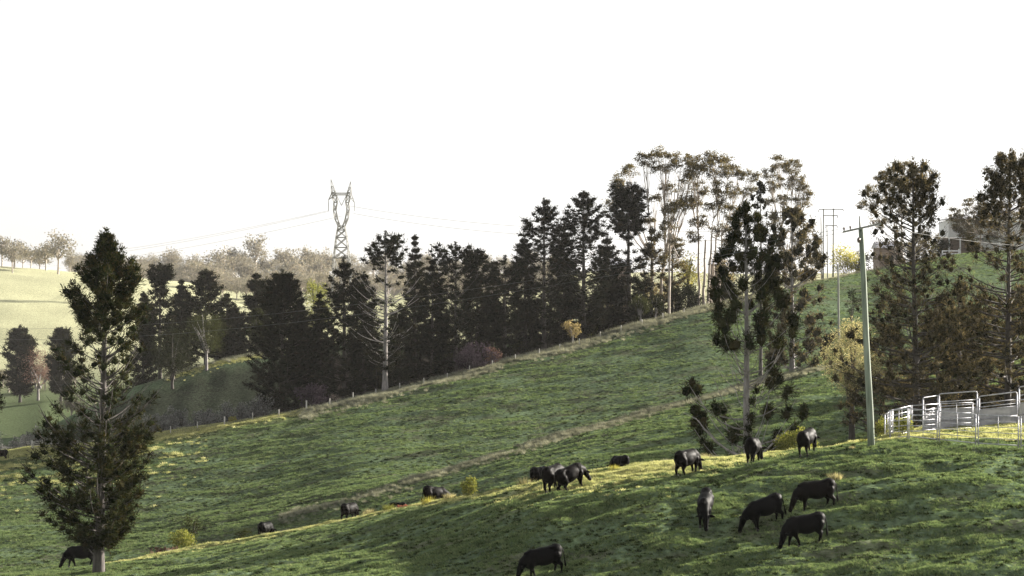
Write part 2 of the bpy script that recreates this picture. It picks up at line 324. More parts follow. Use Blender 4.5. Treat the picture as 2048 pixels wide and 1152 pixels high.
# zone colours (short green, tall dry, mulch, scrubby soil, and painted sunlight)
def build_terrain():
    V = np.stack([XG, YG, ZG], -1).reshape(-1, 3)
    nu, ny = XG.shape
    i = np.arange(nu - 1)[:, None] * ny + np.arange(ny - 1)[None, :]
    Q = np.stack([i, i + ny, i + ny + 1, i + 1], -1).reshape(-1, 4)
    me = np_mesh('ground', V, [Q], True)
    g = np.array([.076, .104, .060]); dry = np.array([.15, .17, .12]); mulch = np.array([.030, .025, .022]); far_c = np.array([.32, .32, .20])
    bright = np.array([.115, .155, .080]); scr = np.array([.06, .055, .045])
    col = np.ones(XG.shape + (3,)) * g
    n1 = fbm(XG / 7, YG / 4, 21, 4)[..., None]; n2 = fbm(XG / 2.2, YG / 1.2, 22, 3)[..., None]
    col = col * (0.66 + .68 * n1) + (bright - g) * sstep(n2, .5, .75) * .4 * (1 - sstep(YG, 160, 300))[..., None]
    brn = sstep(fbm(XG / 3, YG / 2, 31, 3), .52, .72)[..., None] * .55
    col = col * (1 - brn) + np.array([.082, .074, .050]) * brn
    col = col * (1 + .25 * (1 - sstep(YG, F2Y[:, None] - 1, F2Y[:, None] + 4)))[..., None]  # front paddock colour lightened to offset the shade on its slope
    def mixc(w, c):
        nonlocal col
        w = w[..., None]; col = col * (1 - w) + c * w
    nn = fbm(XG / 3, YG / 3, 41, 3)
    B1g = B1Y[:, None]; B2g = B2Y[:, None]; Mg = MY[:, None]
    # tall dry grass along the crests of the two back ridges
    mixc(np.exp(-((YG - (B1g - 3 + 3 * nn)) / (2.4)) ** 2) * sstep(UG, 520, 900) * .5 * sstep(nn, .38, .6), dry)
    mixc(np.exp(-((YG - (B2g - 5 + 3 * nn)) / 4.5) ** 2) * sstep(UG, 560, 760) * (1 - sstep(UG, 1560, 1700)) * .4, dry * .85)
    mixc(np.exp(-((YG - (B2g - 3 + 4 * nn)) / 8) ** 2) * (1 - sstep(UG, 560, 760)) * .6, np.array([.20, .20, .075]))
    # forest floor behind ridge two and scrubby shaded slope
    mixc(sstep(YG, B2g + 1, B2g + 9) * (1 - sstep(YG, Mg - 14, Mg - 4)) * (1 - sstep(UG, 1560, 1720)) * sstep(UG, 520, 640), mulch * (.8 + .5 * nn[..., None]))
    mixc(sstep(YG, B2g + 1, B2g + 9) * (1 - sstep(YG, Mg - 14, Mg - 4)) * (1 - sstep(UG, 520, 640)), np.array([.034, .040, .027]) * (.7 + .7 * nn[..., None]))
    # dark weedy gully
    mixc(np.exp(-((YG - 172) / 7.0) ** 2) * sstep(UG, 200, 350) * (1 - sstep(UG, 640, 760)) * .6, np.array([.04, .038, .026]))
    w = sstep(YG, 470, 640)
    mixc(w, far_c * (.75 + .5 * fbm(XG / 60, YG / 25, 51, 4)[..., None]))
    mixc(sstep(YG, Mg + 5, Mg + 30) * (1 - w), np.array([.07, .09, .045]))
    # crest of front hill: sunlight painted as a pale grass colour
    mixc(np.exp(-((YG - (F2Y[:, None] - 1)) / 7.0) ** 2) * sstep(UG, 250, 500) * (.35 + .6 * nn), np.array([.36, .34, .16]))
    mixc(sstep(UG, 1740, 1800) * sstep(YG, FMY[:, None] + 4, FMY[:, None] + 9) * (1 - sstep(YG, F2Y[:, None] + 3, F2Y[:, None] + 9)) * (.2 + .9 * sstep(nn, .4, .6)), np.array([.36, .34, .16]))  # same painted sunlight on the level ground of the yards
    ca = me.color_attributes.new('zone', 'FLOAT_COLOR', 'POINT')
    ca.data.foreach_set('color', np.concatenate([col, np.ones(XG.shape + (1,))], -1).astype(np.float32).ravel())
    m, nt, out = new_mat('pasture')
    at_ = nt.nodes.new('ShaderNodeAttribute'); at_.attribute_name = 'zone'
    tc = nt.nodes.new('ShaderNodeTexCoord')
    def noise(sc, det, stretch=(1, 1, 1)):
        mp = nt.nodes.new('ShaderNodeMapping'); mp.inputs['Scale'].default_value = stretch; nt.links.new(tc.outputs['Object'], mp.inputs[0])
        n = nt.nodes.new('ShaderNodeTexNoise'); n.inputs['Scale'].default_value = sc; n.inputs['Detail'].default_value = det; n.inputs['Roughness'].default_value = .65
        nt.links.new(mp.outputs[0], n.inputs['Vector']); return n.outputs[0]
    n = noise(2.2, 6, (1, .8, 1))
    mr = nt.nodes.new('ShaderNodeMapRange'); mr.inputs['From Min'].default_value = .33; mr.inputs['From Max'].default_value = .67; mr.inputs['To Min'].default_value = .45; mr.inputs['To Max'].default_value = 1.6
    nt.links.new(n, mr.inputs['Value'])
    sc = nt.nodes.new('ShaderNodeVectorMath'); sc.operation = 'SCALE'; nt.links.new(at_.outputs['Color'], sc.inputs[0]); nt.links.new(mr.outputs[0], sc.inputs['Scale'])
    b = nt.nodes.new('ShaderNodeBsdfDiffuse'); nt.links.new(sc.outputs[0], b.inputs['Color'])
    bp = nt.nodes.new('ShaderNodeBump'); bp.inputs['Strength'].default_value = .8; bp.inputs['Distance'].default_value = .25
    nt.links.new(noise(3.0, 5), bp.inputs['Height']); nt.links.new(bp.outputs[0], b.inputs['Normal'])
    nt.links.new(b.outputs[0], out.inputs['Surface'])
    tag(link('ground', me, m), 'green rolling pasture falling to the left in folded ridges', kind='structure')
build_terrain()

# ------------------------------------------------------------------ grass and tussocks (nobody could count them)
def tuft_mesh(name, n, h, spread, w, seed, lean=.5):
    rng = np.random.default_rng(seed); a = Acc()
    base = rng.normal(size=(n, 3)) * spread * .35; base[:, 2] = -.03
    d = rng.normal(size=(n, 3)) * lean; d[:, 2] = 1
    a.spikes(base, d + base * np.array([1 / spread, 1 / spread, 0]) * .4, h * rng.uniform(.5, 1, n), w, rng, .35)
    return a.mesh(name)
def scatter(name, label, src, pts, scl, seed):
    """pts (n,3): real grass clumps set on the ground"""
    rng = np.random.default_rng(seed)
    me = bpy.data.meshes.new(name); me.vertices.add(len(pts)); me.vertices.foreach_set('co', np.asarray(pts, np.float32).ravel())
    a = me.attributes.new('scl', 'FLOAT', 'POINT'); a.data.foreach_set('value', scl.astype(np.float32))
    a = me.attributes.new('rz', 'FLOAT_VECTOR', 'POINT'); r = np.zeros((len(pts), 3), np.float32); r[:, 2] = rng.uniform(0, 6.28, len(pts)); a.data.foreach_set('vector', r.ravel())
    o = link(name, me); tag(o, label, kind='stuff', cat='grass')
    ng = bpy.data.node_groups.new(name + '_spread', 'GeometryNodeTree')
    ng.interface.new_socket('Geometry', in_out='INPUT', socket_type='NodeSocketGeometry'); ng.interface.new_socket('Geometry', in_out='OUTPUT', socket_type='NodeSocketGeometry')
    gi = ng.nodes.new('NodeGroupInput'); go = ng.nodes.new('NodeGroupOutput')
    ip = ng.nodes.new('GeometryNodeInstanceOnPoints'); oi = ng.nodes.new('GeometryNodeObjectInfo'); oi.inputs['Object'].default_value = src
    na = ng.nodes.new('GeometryNodeInputNamedAttribute'); na.data_type = 'FLOAT'; na.inputs['Name'].default_value = 'scl'
    nb = ng.nodes.new('GeometryNodeInputNamedAttribute'); nb.data_type = 'FLOAT_VECTOR'; nb.inputs['Name'].default_value = 'rz'
    mp = ng.nodes.new('GeometryNodeMeshToPoints')
    L = ng.links.new
    L(gi.outputs[0], mp.inputs[0]); L(mp.outputs[0], ip.inputs['Points']); L(oi.outputs['Geometry'], ip.inputs['Instance'])
    L(na.outputs[0], ip.inputs['Scale']); L(nb.outputs[0], ip.inputs['Rotation']); L(ip.outputs[0], go.inputs[0])
    md = o.modifiers.new('spread', 'NODES'); md.node_group = ng
    return o
M['grass'] = leaf_mat('grass_blades', [(.055, .075, .042), (.09, .125, .065), (.125, .17, .085), (.18, .21, .12)], .4, (1.25, 1.3, .8), True)
M['grass_front'] = leaf_mat('brightened_paddock_blades', [(.075, .10, .055), (.12, .165, .085), (.165, .22, .11), (.24, .27, .15)], .4, (1.2, 1.25, .8), True)  # brighter copy of the grass blades, lifts the shaded front slope
M['grass_dry'] = leaf_mat('dry_grass_blades', [(.12, .13, .10), (.20, .21, .165), (.32, .33, .27)], .35, (1.3, 1.2, .9), True)
M['weed'] = leaf_mat('weed_leaves', [(.016, .026, .012), (.028, .040, .018), (.045, .055, .024)], .2, None, True)
def uv_points(n, u0, u1, yf, seed):
    rng = np.random.default_rng(seed); u = rng.uniform(u0, u1, n); t = rng.uniform(0, 1, n)
    Y = yf(u, t, rng); x = (u - 1024) / F * Y
    return x, Y, u, rng
def src_tuft(name, me, mat, u, Y):
    o = link(name, me, mat); o.location = at(u, Y); tag(o, 'single tuft among the sward', kind='stuff'); return o
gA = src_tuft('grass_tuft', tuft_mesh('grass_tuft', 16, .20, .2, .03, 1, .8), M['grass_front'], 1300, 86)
gB = src_tuft('tussock_tuft', tuft_mesh('tussock_tuft', 34, .75, .30, .045, 2, .5), M['grass_dry'], 1200, 176)
gC = src_tuft('weed_tuft', tuft_mesh('weed_tuft', 30, .34, .36, .09, 3, 1.0), M['weed'], 1100, 200)
gD = src_tuft('meadow_tuft', tuft_mesh('meadow_tuft', 18, .26, .5, .06, 5, .9), M['grass'], 900, 210)
# front paddock
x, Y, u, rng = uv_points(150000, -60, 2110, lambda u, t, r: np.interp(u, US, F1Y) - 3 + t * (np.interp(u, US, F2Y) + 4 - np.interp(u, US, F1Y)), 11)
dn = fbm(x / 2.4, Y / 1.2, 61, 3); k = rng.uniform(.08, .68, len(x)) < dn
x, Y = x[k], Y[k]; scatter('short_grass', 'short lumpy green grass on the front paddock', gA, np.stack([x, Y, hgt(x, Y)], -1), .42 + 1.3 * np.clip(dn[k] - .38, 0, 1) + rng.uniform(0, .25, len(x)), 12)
# middle slopes
x, Y, u, rng = uv_points(170000, -60, 2110, lambda u, t, r: np.interp(u, US, F2Y) + 16 + t * (np.interp(u, US, B2Y) - np.interp(u, US, F2Y) - 14), 13)
dn = fbm(x / 5, Y / 2.5, 62, 3); k = rng.uniform(.15, .72, len(x)) < dn
x, Y = x[k], Y[k]; scatter('meadow_grass', 'green meadow grass on the two back slopes', gD, np.stack([x, Y, hgt(x, Y)], -1), .35 + 1.0 * np.clip(dn[k] - .35, 0, 1) + rng.uniform(0, .3, len(x)), 14)
# dark weeds dotted over the slopes
x, Y, u, rng = uv_points(13000, -60, 2110, lambda u, t, r: np.interp(u, US, F2Y) + 16 + t * (np.interp(u, US, B2Y) - np.interp(u, US, F2Y) - 14), 15)
scatter('slope_weeds', 'small dark weeds dotted over the back slopes', gC, np.stack([x, Y, hgt(x, Y)], -1), rng.uniform(.2, .75, len(x)), 16)
x, Y, u, rng = uv_points(9000, -60, 2110, lambda u, t, r: np.interp(u, US, F1Y) - 3 + t * (np.interp(u, US, F2Y) + 4 - np.interp(u, US, F1Y)), 17)
scatter('paddock_weeds', 'low dark weeds in the front paddock', gC, np.stack([x, Y, hgt(x, Y)], -1), rng.uniform(.15, .55, len(x)), 18)
# short grass on the crests, sunlight put into its pale blade colour
M['grass_lit'] = leaf_mat('painted_sun_blades', [(.16, .18, .08), (.36, .36, .19), (.52, .50, .31)], .5, (1.3, 1.3, .85), True)
gE = src_tuft('painted_sun_tuft', tuft_mesh('painted_sun_tuft', 18, .24, .22, .035, 6, .6), M['grass_lit'], 1350, 99)
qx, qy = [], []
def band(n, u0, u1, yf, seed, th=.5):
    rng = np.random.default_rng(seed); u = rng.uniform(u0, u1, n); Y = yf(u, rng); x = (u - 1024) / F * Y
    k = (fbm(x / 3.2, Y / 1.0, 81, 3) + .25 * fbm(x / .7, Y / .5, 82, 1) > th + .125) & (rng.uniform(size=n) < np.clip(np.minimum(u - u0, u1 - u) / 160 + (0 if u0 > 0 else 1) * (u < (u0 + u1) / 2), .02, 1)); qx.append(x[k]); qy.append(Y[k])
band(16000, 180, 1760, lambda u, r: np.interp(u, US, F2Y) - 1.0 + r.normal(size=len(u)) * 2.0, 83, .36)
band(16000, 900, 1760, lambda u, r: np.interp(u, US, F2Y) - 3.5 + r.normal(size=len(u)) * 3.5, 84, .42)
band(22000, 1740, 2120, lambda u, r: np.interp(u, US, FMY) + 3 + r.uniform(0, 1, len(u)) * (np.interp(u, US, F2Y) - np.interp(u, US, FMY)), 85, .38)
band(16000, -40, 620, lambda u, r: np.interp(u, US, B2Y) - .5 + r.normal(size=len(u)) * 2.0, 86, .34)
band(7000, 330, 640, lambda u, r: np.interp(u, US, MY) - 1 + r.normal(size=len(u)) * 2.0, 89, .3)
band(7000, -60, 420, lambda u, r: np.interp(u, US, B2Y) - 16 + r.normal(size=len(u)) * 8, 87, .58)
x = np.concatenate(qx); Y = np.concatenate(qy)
scatter('painted_sun_grass', 'grass along the crests, coloured pale to look sunlit', gE, np.stack([x, Y, hgt(x, Y)], -1), rng.uniform(.6, 1.2, len(x)) * (1 + sstep(Y, 150, 200) * .8), 88)
# dry tussocks on the ridge crests
px, py, ps = [], [], []
def strip(n, row, u0, u1, off, sig, s0, s1, seed, dens=lambda u: 1.0):
    rng = np.random.default_rng(seed); u = rng.uniform(u0, u1, n); Y = np.interp(u, US, row) + off + rng.normal(size=n) * sig
    x = (u - 1024) / F * Y; k = (fbm(x / 4, Y / 3, 71, 2) > rng.uniform(.2, .6, n))
    px.append(x[k]); py.append(Y[k]); ps.append(rng.uniform(s0, s1, n)[k])
strip(2600, B1Y, 560, 1720, -1.5, 1.9, .3, .8, 21)
strip(1800, B1Y, 800, 1720, 1.0, .9, .4, .9, 26)
strip(5200, B2Y, 600, 1560, -4.5, 3.2, .4, 1.1, 22)
strip(1500, B2Y, 1000, 1560, 0, 2.0, .8, 1.5, 27)
strip(1200, B2Y, 1560, 1860, 0, 2.0, .4, .9, 23)
strip(900, B2Y, 200, 620, 1, 2.0, .4, .8, 24)
strip(700, MY, 330, 640, 0, 2.0, .7, 1.4, 25)
strip(350, F2Y, 250, 1500, 1, 1.6, .25, .6, 28)
x = np.concatenate(px); Y = np.concatenate(py)
scatter('tall_dry_grass', 'pale tall dry grass along the ridge crests', gB, np.stack([x, Y, hgt(x, Y)], -1), np.concatenate(ps), 29)

# ------------------------------------------------------------------ trees
_b = bmesh.new(); bmesh.ops.create_icosphere(_b, subdivisions=1, radius=1); ICO = np.array([v.co[:] for v in _b.verts]); ICOF = np.array([[v.index for v in f.verts] for f in _b.faces]); _b.free()
def araucaria(label, u, vt, prof, vb=None, Y=None, utop=None, seed=0, mat='pine', bark='bark', spacing=.8, nb=6,
              f0=.5, clumps=5, rc=.55, n=40, e0=.05, e1=.5, trunk_r=None, group=None, gap=None, style='hoop', sw=.07, cat='pine tree', name='pine_tree', top_tuft=True, drop=0.12, heart=.52):
    """straight whorled conifer. prof: (v, left px, right px) crown outline read down the trunk"""
    rng = np.random.default_rng(seed)
    b = hit(u, vb) if Y is None else at(u, Y)
    Y = b.y; k = Y / F
    H = (576 - vt) * k - b.z
    lean = 0 if utop is None else (utop - u) * k
    zt = lambda v: (576 - v) * k - b.z
    pz = np.array([zt(p[0]) for p in prof])[::-1]; pl = np.array([p[1] * k for p in prof])[::-1]; pr = np.array([p[2] * k for p in prof])[::-1]
    root = empty(name, b, label=label, cat=cat, group=group)
    tr = trunk_r or H * .014 + .06
    # trunk
    T = np.linspace(0, 1, 12); wob = rng.normal(size=(12, 2)) * .04 * H / 20; wob[0] = 0
    axis = np.stack([lean * T + np.cumsum(wob[:, 0]) * .5, np.cumsum(wob[:, 1]) * .5, T * H * .985 - .3 * (T == 0)], -1)
    tp = lambda z: np.stack([np.interp(z, axis[:, 2], axis[:, c]) for c in (0, 1)] + [z], -1)
    a = Acc(); rad = tr * (1 - T) ** .8 + .025; rad[0] *= 1.35
    a.tubes(axis[None], rad[None], 10).obj('trunk', M[bark], root, True)
    # whorls
    zlo = pz[0]; zs = []
    z = zlo
    while z < H * .985:
        zs.append(z); z += spacing * rng.uniform(.8, 1.2) * (.55 + .45 * (1 - z / H) + .1)
    bases, az, Ls, ts = [], [], [], []
    for z in zs:
        m = nb + rng.integers(-1, 2); ph = rng.uniform(0, 6.28)
        for q in range(max(3, m)):
            A = ph + q * 6.283 / m + rng.normal() * .18
            rl, rr = np.interp(z, pz, pl), np.interp(z, pz, pr)
            R = (rl * (1 - math.cos(A)) + rr * (1 + math.cos(A))) * .5
            if abs(math.cos(A)) < .5: R = (rl + rr) * .5
            if rng.uniform() < drop: continue
            R *= rng.uniform(.8, 1.2)
            R = max(R - rc * (.4 if style == 'layer' else .7), R * .35)
            if R < .1: continue
            bases.append(z); az.append(A); Ls.append(R); ts.append(z / H)
    z0 = np.array(bases); az = np.array(az); Ls = np.array(Ls); ts = np.array(ts)
    B = len(z0); K = 6; s = np.linspace(0, 1, K)[None, :]
    up0 = e0 + (ts ** 2)[:, None] * .55 + rng.normal(size=(B, 1)) * .08
    up1 = (e1 * rng.uniform(.6, 1.3, (B, 1)))
    rise = (up0 * s + up1 * s ** 2.2) * Ls[:, None]
    # the crown outline is where the tips end: start each branch lower by its rise
    zb = np.clip(z0 - rise[:, -1] * .85, H * .04, H)
    c0 = tp(zb)
    bend = rng.normal(size=(B, 1)) * .12
    A = az[:, None] + bend * s
    pth = np.stack([c0[:, 0:1] + np.cos(A) * Ls[:, None] * s, c0[:, 1:2] + np.sin(A) * Ls[:, None] * s, zb[:, None] + rise], -1)
    br = (.018 + .011 * Ls[:, None]) * (1 - s * .75)
    a = Acc(); a.tubes(pth, br, 4)
    # side shoots that carry the tufts
    cs, cd, cr = [], [], []
    for j in range(clumps):
        sj = f0 + (1 - f0) * (j + rng.uniform(.1, .9, B)) / clumps
        if style == 'pom': sj = 1 - (1 - f0) * rng.uniform(0, 1, B) ** 1.5
        i0 = np.clip((sj * (K - 1)).astype(int), 0, K - 2); fr = sj * (K - 1) - i0
        p = pth[np.arange(B), i0] * (1 - fr[:, None]) + pth[np.arange(B), i0 + 1] * fr[:, None]
        tan = nrm(pth[np.arange(B), i0 + 1] - pth[np.arange(B), i0])
        side = nrm(np.cross(tan, np.array([0, 0, 1.0]))) * rng.choice([-1, 1], B)[:, None]
        off = side * (Ls * (.04 + .20 * (1 - sj)) * rng.uniform(.2, 1.3, B))[:, None]
        if style == 'pom': off = off * .6 + np.array([0, 0, 1]) * (rc * rng.uniform(0, .9, B))[:, None]
        c = p + off
        cs.append(c); cd.append(tan * .6 + side * .3 + np.array([0, 0, .55])); cr.append(rc * rng.uniform(.65, 1.25, B) * (.55 + .45 * np.clip(Ls / 2.0, 0, 1)))
    cs = np.concatenate(cs); cd = np.concatenate(cd); cr = np.concatenate(cr)
    if gap is not None:
        zc = cs[:, 2]; keep = np.ones(len(zc), bool)
        for (va, vb2, pk) in gap:
            g = (zc < zt(va)) & (zc > zt(vb2)); keep &= ~(g & (rng.uniform(size=len(zc)) > pk))
        cs, cd, cr = cs[keep], cd[keep], cr[keep]
    a.obj('branches', M['bark_pale'] if bark == 'bark_pale' else M[bark], root, True)
    if top_tuft:
        zz = H * np.linspace(.93, 1.0, 6); cs = np.concatenate([cs, tp(zz)]); cd = np.concatenate([cd, np.tile([0, 0, 1.], (6, 1))]); cr = np.concatenate([cr, np.full(6, rc * .5)])
    N = len(cs); nn = n
    C = np.repeat(cs, nn, 0); D = np.repeat(cd, nn, 0); R = np.repeat(cr, nn)
    core = rng.normal(size=C.shape) * R[:, None] * .30
    if style == 'pom': core[:, 2] *= 1.25
    if style == 'layer': core[:, 2] *= .6
    # dense heart of each tuft
    ico = ICO[None] * (cr[:, None, None] * heart) * rng.uniform(.6, 1.25, (N, 12, 1)) * np.array([1, 1, {'pom': 1.15, 'hoop': .8, 'layer': .55}[style]])
    heart = Acc(); heart.add((ico + cs[:, None]).reshape(-1, 3), None, (ICOF[None] + np.arange(N)[:, None, None] * 12).reshape(-1, 3))
    dr = nrm(core) * .8 + rng.normal(size=C.shape) * .45 + D * (.35 if style == 'pom' else .55)
    a = heart; a.spikes(C + core, dr, R * rng.uniform(.35, .85, len(R)), sw * rng.uniform(.6, 1.3, len(R)), rng, .55)
    o = a.obj('crown', M[mat], root)
    return root

# --- front left hoop pine (hero) and the lone bunya pine (hero)
araucaria('tall shaggy hoop pine standing alone at the front left with a cow behind its trunk', 197, 460, utop=214, Y=116, seed=5, mat='pine_hero', bark='bark',
          prof=[(458, 3, 4), (480, 24, 28), (520, 54, 60), (560, 72, 72), (610, 80, 84), (640, 48, 96), (700, 100, 90), (780, 108, 112), (840, 140, 112), (900, 150, 106), (960, 158, 96), (1030, 128, 84), (1075, 60, 46)],
          spacing=.62, nb=7, f0=.45, clumps=5, rc=.47, n=60, e1=.5, sw=.055, trunk_r=.30, gap=[(645, 735, .42), (735, 850, .30)], drop=.12)
araucaria('pale trunked bunya pine with scattered dark pompom tufts in front of the ridges', 1496, 408, utop=1494, Y=119, seed=8, mat='pine_hero', bark='bark_pale',
          prof=[(408, 10, 10), (440, 34, 30), (500, 48, 58), (560, 80, 70), (620, 88, 92), (680, 80, 108), (735, 26, 104), (770, 150, 92), (830, 135, 120), (880, 150, 120), (912, 105, 85)],
          spacing=.84, nb=6, f0=.82, clumps=2, rc=.52, n=110, e1=.75, e0=.0, style='pom', sw=.055, trunk_r=.25, gap=[(700, 775, .35)], drop=.24, heart=.62)

# --- two big bunya pines at the right and neighbours
araucaria('large brownish bunya pine right of the green power pole with a wide low skirt', 1832, 318, utop=1826, Y=128, seed=12, mat='pine_warm', bark='bark',
          prof=[(316, 6, 6), (328, 34, 26), (350, 66, 42), (380, 96, 60), (405, 118, 58), (440, 90, 54), (520, 90, 72), (600, 108, 125), (680, 130, 150), (760, 180, 160), (830, 170, 150), (866, 120, 120)],
          spacing=.72, nb=7, f0=.40, clumps=6, rc=.43, n=44, e1=.25, e0=.02, sw=.05, style='pom', trunk_r=.25, drop=.08, gap=[(430, 590, .40)], heart=.40)
araucaria('large brownish bunya pine at the right edge behind the cattle yards', 2014, 300, utop=2016, Y=131, seed=13, mat='pine_warm', bark='bark',
          prof=[(294, 4, 30), (310, 24, 50), (335, 46, 62), (380, 52, 66), (430, 70, 75), (500, 90, 80), (600, 130, 115), (700, 160, 140), (780, 165, 140), (850, 140, 110)],
          spacing=.72, nb=7, f0=.40, clumps=6, rc=.43, n=44, e1=.25, e0=.02, sw=.05, style='pom', trunk_r=.25, drop=.08, gap=[(430, 590, .40)], heart=.40)
araucaria('bushy brownish bunya pine filling the gap between the two big bunyas', 1918, 560, Y=142, seed=14, mat='pine_warm', bark='bark',
          prof=[(575, 14, 14), (620, 50, 60), (700, 105, 105), (780, 130, 120), (830, 110, 100)], spacing=.85, nb=6, f0=.4, clumps=5, rc=.46, n=40, e1=.2, sw=.05, style='layer', trunk_r=.2, drop=.3, heart=.42)
araucaria('grey trunked bunya pine behind the pompom bunya with drooping dark lower skirts', 1584, 418, Y=196, seed=15, mat='pine_warm', bark='bark_pale',
          prof=[(420, 20, 20), (450, 45, 44), (500, 55, 66), (560, 60, 70), (620, 30, 66), (680, 50, 88), (740, 60, 80)], spacing=1.1, nb=6, f0=.5, clumps=4, rc=.65, n=38, e1=.4, sw=.09, style='pom', trunk_r=.28, gap=[(560, 600, .5)], drop=.2)
araucaria('slender bunya pine with small top knot rising behind the pompom bunya', 1521, 364, Y=222, seed=16, mat='pine', bark='bark',
          prof=[(364, 8, 8), (400, 22, 22), (430, 30, 20), (470, 20, 24), (540, 30, 30), (620, 36, 36)], spacing=1.2, nb=5, f0=.55, clumps=2, rc=.55, n=36, e1=.4, sw=.1, style='pom', trunk_r=.2, drop=.35)
araucaria('pine of the left edge reaching into the frame with its branch tips only', -48, 690, Y=150, seed=17, mat='pine',
          prof=[(690, 10, 10), (760, 50, 58), (820, 50, 62), (860, 40, 40)], spacing=.9, nb=6, f0=.5, clumps=4, rc=.5, n=36, sw=.08)

for lab_, uu_, vt_, L_, Y_ in (('low brownish bunya crown right behind the green pole and wattle', 1782, 640, 70, 166), ('low brownish bunya crown between the large bunya and its neighbour', 1876, 600, 85, 158), ('low brownish bunya crown behind the yards near the right edge', 1972, 588, 85, 156), ('low brownish bunya crown cut by the right edge of the frame', 2058, 560, 85, 150)):
    araucaria(lab_, uu_, vt_, [(vt_, 12, 12), (vt_ + 40, L_ * .55, L_ * .55), (vt_ + 110, L_, L_), (vt_ + 190, L_ * 1.25, L_ * 1.2), (vt_ + 250, L_, L_)], Y=Y_, seed=int(uu_), mat='pine_warm', spacing=.95, nb=7, f0=.35, clumps=5, rc=.5, n=36, e1=.15, e0=-.02, sw=.06, style='layer', trunk_r=.18, drop=.1, heart=.45)
# --- the dark pine wood along the second ridge
def pine(label, u, vb, vt, hw, seed, Y=None, shape=None, **k):
    if Y is None: Y = float(key(B2Y, u)) + 8
    if not vb: vb = 576 - float(hgt((u - 1024) / F * Y, Y)) / Y * F
    h = vb - vt
    shape = shape or [(0, .05), (.06, .25), (.14, .5), (.3, .75), (.5, .92), (.7, 1.0), (.88, 1.0), (.95, .6)]
    prof = [(vt + f * h, w * hw, w * hw) for f, w in shape]
    kw = dict(bark='bark_dark', seed=seed, spacing=1.35, nb=7, f0=.3, clumps=6, rc=.74, n=30, sw=.10, drop=.2, e0=0.0, e1=.42, style='layer')
    kw.update(k)
    return araucaria(label, u, vt, prof, Y=Y, **kw)
G_W = 'dark pines of the wood on the second ridge'
top_heavy = [(0, .5), (.06, .9), (.16, 1.05), (.24, .75), (.4, 1.0), (.6, 1.0), (.8, .7), (.9, .4)]
pine('dark pine with bare pale branches fanning out below its rounded top', 770, 768, 464, 62, 31, Y=246, shape=[(0, .35), (.06, .62), (.14, .8), (.22, .75), (.35, 1.15), (.6, 1.15), (.78, .9), (.88, .4)], bark='bark_pale', gap=[(530, 640, .22), (640, 740, .35)], group=G_W)
pine('broad dark pine left in the wood, dense to the ground behind the fence', 565, 822, 540, 72, 32, Y=252, shape=[(0, .22), (.08, .45), (.15, .6), (.3, .75), (.6, 1.0), (.85, 1.08), (.95, .8)], clumps=8, n=36, spacing=1.15, drop=.05, group=G_W)
pine('tall conical dark pine with grey trunk, left one of the conical pair', 1088, 702, 398, 56, 33, shape=[(0, .12), (.06, .42), (.15, .8), (.3, 1.05), (.5, 1.1), (.75, 1.0), (.9, .5)], bark='bark', gap=[(470, 600, .6)], group=G_W)
pine('tallest conical dark pine with feathery tip, right of its twin', 1166, 682, 383, 56, 34, shape=[(0, .1), (.06, .45), (.13, .85), (.3, 1.05), (.55, 1.2), (.8, 1.0), (.92, .5)], bark='bark', gap=[(470, 560, .6)], group=G_W)
pine('dark pine with a solid round head on a bare trunk before the gum trees', 1256, 664, 366, 56, 35, Y=279, shape=[(0, .55), (.08, .75), (.2, .85), (.3, .7), (.36, .2), (.55, .6), (.7, 1.1), (.9, .8)], bark='bark', gap=[(462, 560, .25)], rc=.9, n=40, group=G_W)
pine('spreading dark pine with open wispy head in the wood right of the pale branched one', 911, 762, 486, 60, 36, shape=[(0, .5), (.05, .85), (.14, .95), (.3, 1.0), (.6, 1.0), (.9, .7)], gap=[(540, 620, .55)], bark='bark', group=G_W)
pine('thin topped pine peeping over the wood between two broad pines', 831, 780, 470, 34, 37, Y=276, gap=[(490, 560, .5)], group=G_W)
pine('dark pine left in the wood with brownish crown beside the pale branched one', 688, 795, 514, 58, 38, mat='pine', group=G_W, clumps=6)
pine('dark pine in the wood with a forked looking top, left of the conical pair', 1010, 720, 512, 44, 39, shape=top_heavy, group=G_W)
pine('dark pine in the wood with a flat top near the reddish shrub', 955, 745, 500, 40, 40, Y=270, shape=top_heavy, group=G_W)
pine('narrow dark pine in front of the lime green tree', 640, 800, 585, 34, 41, Y=258, group=G_W)
pine('dark pine right of the pale branched pine, its twin in height', 865, 770, 520, 46, 42, Y=262, group=G_W)
pine('small dark pine under the round headed one', 1215, 675, 470, 42, 43, Y=284, group=G_W)
pine('dark pine of the wood close behind the conical pair', 1128, 690, 450, 50, 44, Y=280, group=G_W)
pine('dark pine of the wood left of the conical pair and behind', 1050, 705, 470, 46, 45, Y=278, group=G_W)
pine('dark pine just right of the brownish crowned pine', 728, 785, 545, 48, 46, Y=262, group=G_W)
pine('brown tinged bunya below the gum trees', 1345, 640, 470, 36, 47, Y=290, mat='pine_warm', gap=[(500, 560, .4)], drop=.3, group=G_W)
pine('brown tinged bunya in front of the gum trees with open branches', 1303, 650, 455, 40, 48, Y=284, mat='pine_warm', gap=[(520, 620, .3)], drop=.3, group=G_W)
for q, (uu, vt, hw) in enumerate([(610, 660, 36), (800, 610, 42), (880, 620, 40), (985, 590, 40), (1060, 600, 40), (1140, 580, 42), (1195, 600, 36), (735, 640, 38)]):
    pine('shadowed pine deep inside the dark wood on the second ridge', uu, 0, vt, hw, 60 + q, Y=float(key(B2Y, uu)) + 22 + (q % 3) * 7, n=24, clumps=5, rc=.95, group='shadowed pines inside the wood', shape=[(0, .2), (.15, .7), (.4, 1.0), (.9, 1.05), (1.05, .9), (1.3, .9)], sw=.15)
